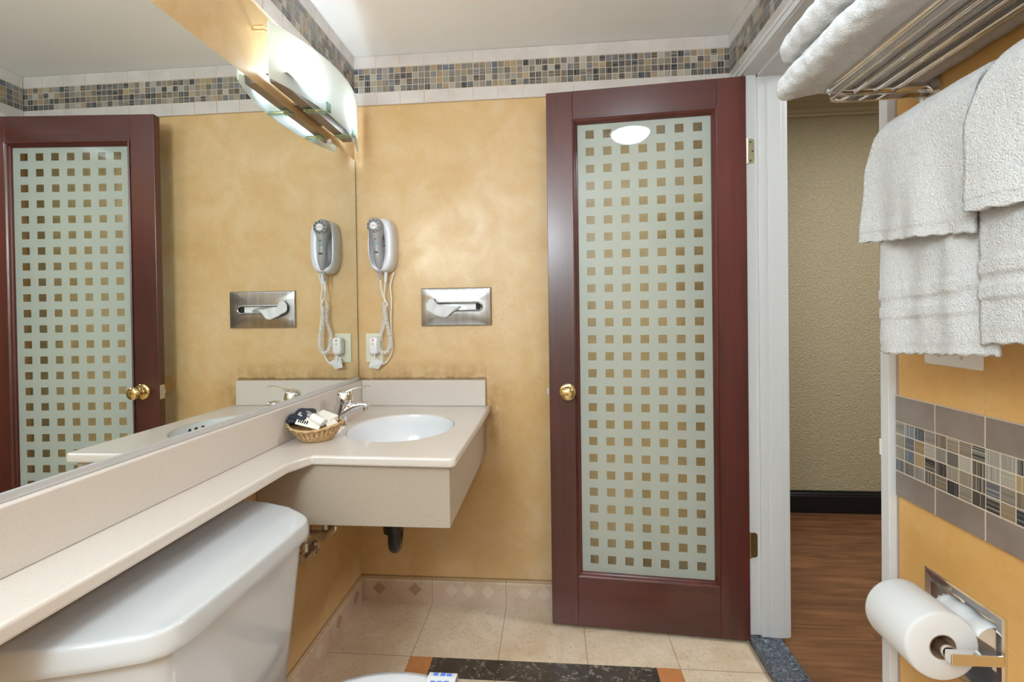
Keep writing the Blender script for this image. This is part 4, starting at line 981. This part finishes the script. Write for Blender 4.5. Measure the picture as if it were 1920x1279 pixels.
# ================================================================== RIGHT WALL: RACK, TOWELS
rk = thing('towel_rack', 'chrome towel shelf with rails and hanging bar on the right wall', 'towel rack', (W, -1.3, 1.6))
RY0, RY1, RXF, RZ = -0.985, -1.640, 1.338, 1.598
upath = [Vector((W-0.006, RY0, RZ))]
rr = 0.022
upath += [Vector((RXF+rr, RY0, RZ))] + [Vector((RXF+rr-rr*math.sin(a), RY0-rr+rr*math.cos(a), RZ)) for a in [PI/2*i/6 for i in range(1, 7)]]
upath += [Vector((RXF, y, RZ)) for y in (-1.1, -1.3, -1.5)] + [Vector((RXF+rr-rr*math.cos(a), RY1+rr-rr*math.sin(a), RZ)) for a in [PI/2*i/6 for i in range(0, 7)]] + [Vector((W-0.006, RY1, RZ))]
def strap(bm, path, h, th, z):
    rs = []
    for i, p in enumerate(path):
        t = (path[min(i+1, len(path)-1)]-path[max(i-1, 0)]).normalized(); s = Vector((-t.y, t.x, 0))*th/2
        rs.append([Vector((p.x, p.y, z-h/2))-s, Vector((p.x, p.y, z-h/2))+s, Vector((p.x, p.y, z+h/2))+s, Vector((p.x, p.y, z+h/2))-s])
    rings(bm, rs)
bm = bmesh.new(); strap(bm, upath, 0.011, 0.005, RZ-0.004); obj('frame', bm, M['chrome'], rk, ang=50, bevel=0.0015)
bm = bmesh.new(); tube(bm, [p+Vector((0.0, 0, 0.011)) for p in upath], 0.0085, 14, up=(0, 0, 1)); obj('front_rail', bm, M['chrome'], rk, ang=60)
for xr in (1.388, 1.424, 1.456):
    bm = bmesh.new(); tube(bm, [(xr, RY0-0.012 + 0.012, RZ+0.009), (xr, RY1+0.002, RZ+0.009)], 0.0062, 12); obj('shelf_rail', bm, M['chrome'], rk, ang=60)
for yy in (RY0, RY1):
    bm = bmesh.new(); lathe(bm, [(0.026, -0.0005), (0.026, -0.006), (0.020, -0.010), (0.010, -0.012)], (W, yy, RZ+0.002), 'x', 24, sy=1.3); obj('wall_flange', bm, M['chrome'], rk, ang=50)
bm = bmesh.new(); HBX, HBZ = 1.432, 1.500
tube(bm, [(HBX, -0.992, HBZ), (HBX, -1.640, HBZ)], 0.008, 14)
lathe(bm, [(0.001, 0.010), (0.007, 0.008), (0.0115, 0.003), (0.0125, -0.002), (0.008, -0.006)], (HBX, -0.992, HBZ), 'y', 20)
obj('hanging_bar', bm, M['chrome'], rk, ang=50)
for yy in (-1.005, -1.630):
    bm = bmesh.new(); tube(bm, smooth_path([(HBX, yy, HBZ), (HBX+0.03, yy, HBZ+0.012), (W-0.012, yy, HBZ+0.03), (W-0.006, yy, RZ-0.02)], 5), 0.005, 10); obj('bar_bracket', bm, M['chrome'], rk)

from mathutils import noise as mn
def jig(p, k=1.0, s=9.0):
    return Vector((mn.noise(p*s), mn.noise(p*s+Vector((7, 3, 1))), mn.noise(p*s+Vector((1, 9, 4)))))*k
def roll_towel(label, x0, x1, z0, z1, y0, y1, droop, seed):
    """folded towel: front fold rounded, seen from its far end and underside"""
    bm = bmesh.new(); rs = []
    NY = 150
    zc = (z0+z1)/2; hr = (z1-z0)/2
    sec = []
    for i in range(33):
        a = PI/2 + PI*i/32; sec.append((x0+hr+hr*math.cos(a), zc+hr*math.sin(a)))
    for i in range(1, 20): sec.append((x0+hr+(x1-x0-hr)*i/19, z0))
    for i in range(0, 19): sec.append((x1-(x1-x0-hr)*i/19, z1))
    for j in range(NY+1):
        t = j/NY; y = y0+(y1-y0)*t; e = min(t, 1-t)*(y0-y1)
        r = min(1, math.sqrt(max(0, 1-(1-min(1, e/0.010))**2))*0.16+0.84)
        ring = []
        for x, z in sec:
            xx = x if x > x0+hr else x0+hr+(x-x0-hr)*1.0
            fr = max(0, (x0+0.085-x)/0.085)
            zz = zc+(z-zc)*r - droop*fr**2
            p = Vector((xx+(1-r)*0.05*(fr), y, zz))
            p += jig(p+Vector((seed, 0, 0)), 0.0035, 10) * (1 if x < x1-0.02 else 0) + jig(p+Vector((seed, 5, 0)), 0.0030, 55)
            if x > x0+0.10: p.z = max(p.z, z0+0.0004) if z <= zc else p.z
            ring.append(p)
        rs.append(ring)
    rings(bm, rs); o = obj('folded_towel', bm, M['terry'], ang=180)
    return tag(o, label, 'towel', 'folded towels stacked on the rack shelf')
roll_towel('folded white towel lying directly on the rack rails, its front hanging over', 1.256, 1.512, RZ+0.0160, RZ+0.078, -0.962, -1.60, 0.020, 1)
roll_towel('folded white towel on top of the stack on the rack', 1.262, 1.512, RZ+0.080, RZ+0.146, -0.958, -1.60, 0.012, 5)

def hung_towel(name, label, group, y_far, y_near, xf, gap, zh0, zh1, th, cat, far_flare=0.0, bands=(), back_len=0.30, top_slant=0.0, wav=0.004, seed=0, hem=True, lift=0.0):
    """cloth folded over the bar; xf front face x, zh0/zh1 hem height at far / near edge"""
    bm = bmesh.new(); NY = 60
    rs = []
    bt = HBZ+0.010+lift; xb = 2*HBX - xf - gap
    for j in range(NY+1):
        t = j/NY
        zh = zh0+(zh1-zh0)*t
        ring = []
        pf = []       # outer path front hem -> over -> back hem
        NF = 110
        rad = (xb-xf)/2; xm = (xb+xf)/2; zt_ = bt-rad+0.008
        for i in range(NF+1): pf.append((xf, zh+(zt_-zh)*i/NF, -1, i/NF))
        for i in range(1, 12):
            a = PI - PI*i/12; pf.append((xm+rad*math.cos(a), zt_+rad*math.sin(a), 0, 1))
        for i in range(0, 11): pf.append((xb, zt_-(back_len)*i/10, 1, 1-i/10))
        inn = []
        for (x, z, s, v) in pf:
            if s == -1: inn.append((x+th, z))
            elif s == 1: inn.append((x-th, z))
            else: inn.append((xm+(x-xm)*(rad-th)/rad, zt_+(z-zt_)*(rad-th)/rad))
        edge = max(0, 1-t*20)
        for idx, lst in enumerate((pf, inn[::-1])):
            for q in lst:
                x, z = q[0], q[1]
                below = max(0.0, zt_-z)
                y = y_far+(y_near-y_far)*t
                y += far_flare*(1-t)*min(1.0, below/0.22)**1.3
                shoulder = max(0, z-(zt_-0.03))/0.06
                y += -(1-t)**4*0.026*shoulder
                wv = wav*math.sin(t*9+seed+z*3)*min(1, below/0.12) + wav*0.6*math.sin(t*21+seed*2)*min(1, below/0.2)
                xx = x + (wv if x < HBX else 0)
                if bands and x < xm:
                    for (b0, b1, hgt) in bands:
                        zz_ = z - (zh-zh0)
                        if b0 < zz_ < b1: xx += hgt*(-1 if idx == 0 else 0)
                if hem and x < xm and z < zh+0.016 and idx == 0: xx += 0.0012
                if z < zh+0.001: z += 0.0016*math.sin(t*60+seed)
                p = Vector((xx, y, z)); p += jig(p+Vector((seed, 0, 0)), 0.0022, 18)
                if x >= xm: p.x = min(p.x, W-0.004)
                ring.append(p)
        rs.append(ring)
    rings(bm, rs); o = obj(name, bm, M['terry'], ang=180)
    return tag(o, label, cat, group)
bands = ((1.180, 1.199, 0.003), (1.212, 1.231, 0.003))
hung_towel('bath_towel', 'long white bath towel hanging lowest at the doorway end of the bar', 'bath towels on the bar', -1.047, -1.262, 1.392, 0.004, 1.120, 1.134, 0.008, 'towel', bands=bands, seed=1, lift=0.0)
hung_towel('bath_towel', 'long white bath towel hanging nearer the camera, hem slightly higher', 'bath towels on the bar', -1.247, -1.56, 1.380, 0.010, 1.150, 1.165, 0.009, 'towel', bands=((1.208, 1.227, 0.003), (1.240, 1.259, 0.003)), seed=4, lift=0.004)
hung_towel('hand_towel', 'short white hand towel draped over the bath towel at the doorway end', 'hand towels on the bar', -1.043, -1.248, 1.370, 0.014, 1.318, 1.300, 0.009, 'towel', far_flare=0.028, seed=2, wav=0.006, lift=0.011, back_len=0.16)
hung_towel('hand_towel', 'short white hand towel draped over the bath towel nearer the camera', 'hand towels on the bar', -1.258, -1.57, 1.360, 0.020, 1.322, 1.314, 0.010, 'towel', seed=7, wav=0.006, lift=0.014, back_len=0.16)

# ================================================================== LIGHT SWITCH
sw = thing('light_switch', 'pale double switch plate peeking out below the hanging bath towel', 'light switch', (W, -1.028, 1.15))
bm = bmesh.new(); rings(bm, [[Vector((x, -1.030+y*s, 1.152+z*s)) for y, z in rrect(0.120, 0.118, 0.004)] for s, x in ((1, W-0.0005), (1, W-0.003), (0.96, W-0.006))]); obj('cover_plate', bm, M['white_plastic'], sw, ang=40)
for dy in (0.024, -0.024):
    bm = bmesh.new(); box(bm, W-0.014, W-0.0055, -1.030+dy-0.005, -1.030+dy+0.005, 1.148, 1.160); obj('toggle', bm, M['white_plastic'], sw, smooth=False, bevel=0.001)
    bm = bmesh.new(); lathe(bm, [(0.003, -0.006), (0.0026, -0.0074), (0.0005, -0.0076)], (W, -1.030+dy, 1.1105), 'x', 12); obj('screw', bm, M['steel_soft'], sw)

# ================================================================== TOILET PAPER
th = thing('toilet_paper_holder', 'chrome recessed toilet paper holder in the right wall', 'toilet paper holder', (W, -1.048, 0.625))
yc_, zc_ = (TPY0+TPY1)/2, (TPZ0+TPZ1)/2
def yz(y0, y1, z0, z1, x): return [Vector((x, y, z)) for y, z in ((y0, z0), (y1, z0), (y1, z1), (y0, z1))]
bm = bmesh.new(); e = 0.0125; t_ = 0.002
rings(bm, [yz(TPY0-e, TPY1+e, TPZ0-e, TPZ1+e, W-0.0003), yz(TPY0-e, TPY1+e, TPZ0-e, TPZ1+e, W-0.004), yz(TPY0-e+0.003, TPY1+e-0.003, TPZ0-e+0.003, TPZ1+e-0.003, W-0.006), yz(TPY0+t_, TPY1-t_, TPZ0+t_, TPZ1-t_, W-0.004),
           yz(TPY0+t_+0.004, TPY1-t_-0.004, TPZ0+t_+0.004, TPZ1-t_-0.004, W+0.052)], cap=False)
bm.faces.new([bm.verts.new(p) for p in yz(TPY0+0.006, TPY1-0.006, TPZ0+0.006, TPZ1-0.006, W+0.052)])
obj('recessed_box', bm, M['chrome'], th, smooth=False)
RXC, RZC = 1.4520, 0.6400
for ya in (TPY0-0.006, TPY1-0.002):
    bm = bmesh.new(); box(bm, RXC-0.010, W-0.001, ya-0.006, ya+0.008, RZC-0.012, RZC+0.006); obj('arm', bm, M['chrome'], th, smooth=False, bevel=0.0015)
bm = bmesh.new(); tube(bm, [(RXC, TPY0+0.004, RZC-0.003), (RXC, TPY1-0.004, RZC-0.003)], 0.0115, 16); obj('roller', bm, M['chrome'], th, ang=50)
RYN, RYF = -1.098, -0.992
def paper_roll(label, c, R, r0, y0, y1):
    t = thing('toilet_roll', label, 'toilet paper', (c[0], (y0+y1)/2, c[1]))
    bm = bmesh.new(); lathe(bm, [(r0, y1), (R-0.004, y1), (R-0.001, y1-0.002), (R, y1-0.006), (R, y0+0.006), (R-0.001, y0+0.002), (R-0.004, y0), (r0, y0)], (c[0], 0, c[1]), 'y', 64, cap=False); obj('paper', bm, M['paper'], t, ang=60)
    bm = bmesh.new(); lathe(bm, [(r0, y1+0.0003), (r0, y0-0.0003), (r0-0.0015, y0-0.0003), (r0-0.0015, y1+0.0003), (r0, y1+0.0003)], (c[0], 0, c[1]), 'y', 40, cap=False); obj('core', bm, M['card'], t, ang=50)
    return t
t1 = paper_roll('full white toilet roll on the chrome arm of the holder', (RXC, RZC-0.003), 0.0575, 0.021, RYN, RYF)
# loose sheet curling from the roll into the recess
bm = bmesh.new(); NU, NV = 16, 14; g = []
for i in range(NU+1):
    a = math.radians(20 + 130*i/NU); row = []
    for j in range(NV+1):
        y = -1.100+0.094*j/NV
        if j == NV: y += 0.003*math.sin(i*2.7)
        x = 1.530+0.030*math.cos(a)*1.0; z = 0.640+0.034*math.sin(a) + (0.0 if i else 0)
        row.append(bm.verts.new((x, y, z+0.002*math.sin(j*.9))))
    g.append(row)
# lower tail back to the roll
for i in range(NU):
    for j in range(NV): bm.faces.new((g[i][j], g[i+1][j], g[i+1][j+1], g[i][j+1]))
lo = obj('loose_sheet', bm, M['paper'], t1, ang=80); md = lo.modifiers.new('thick', 'SOLIDIFY'); md.thickness = 0.0010
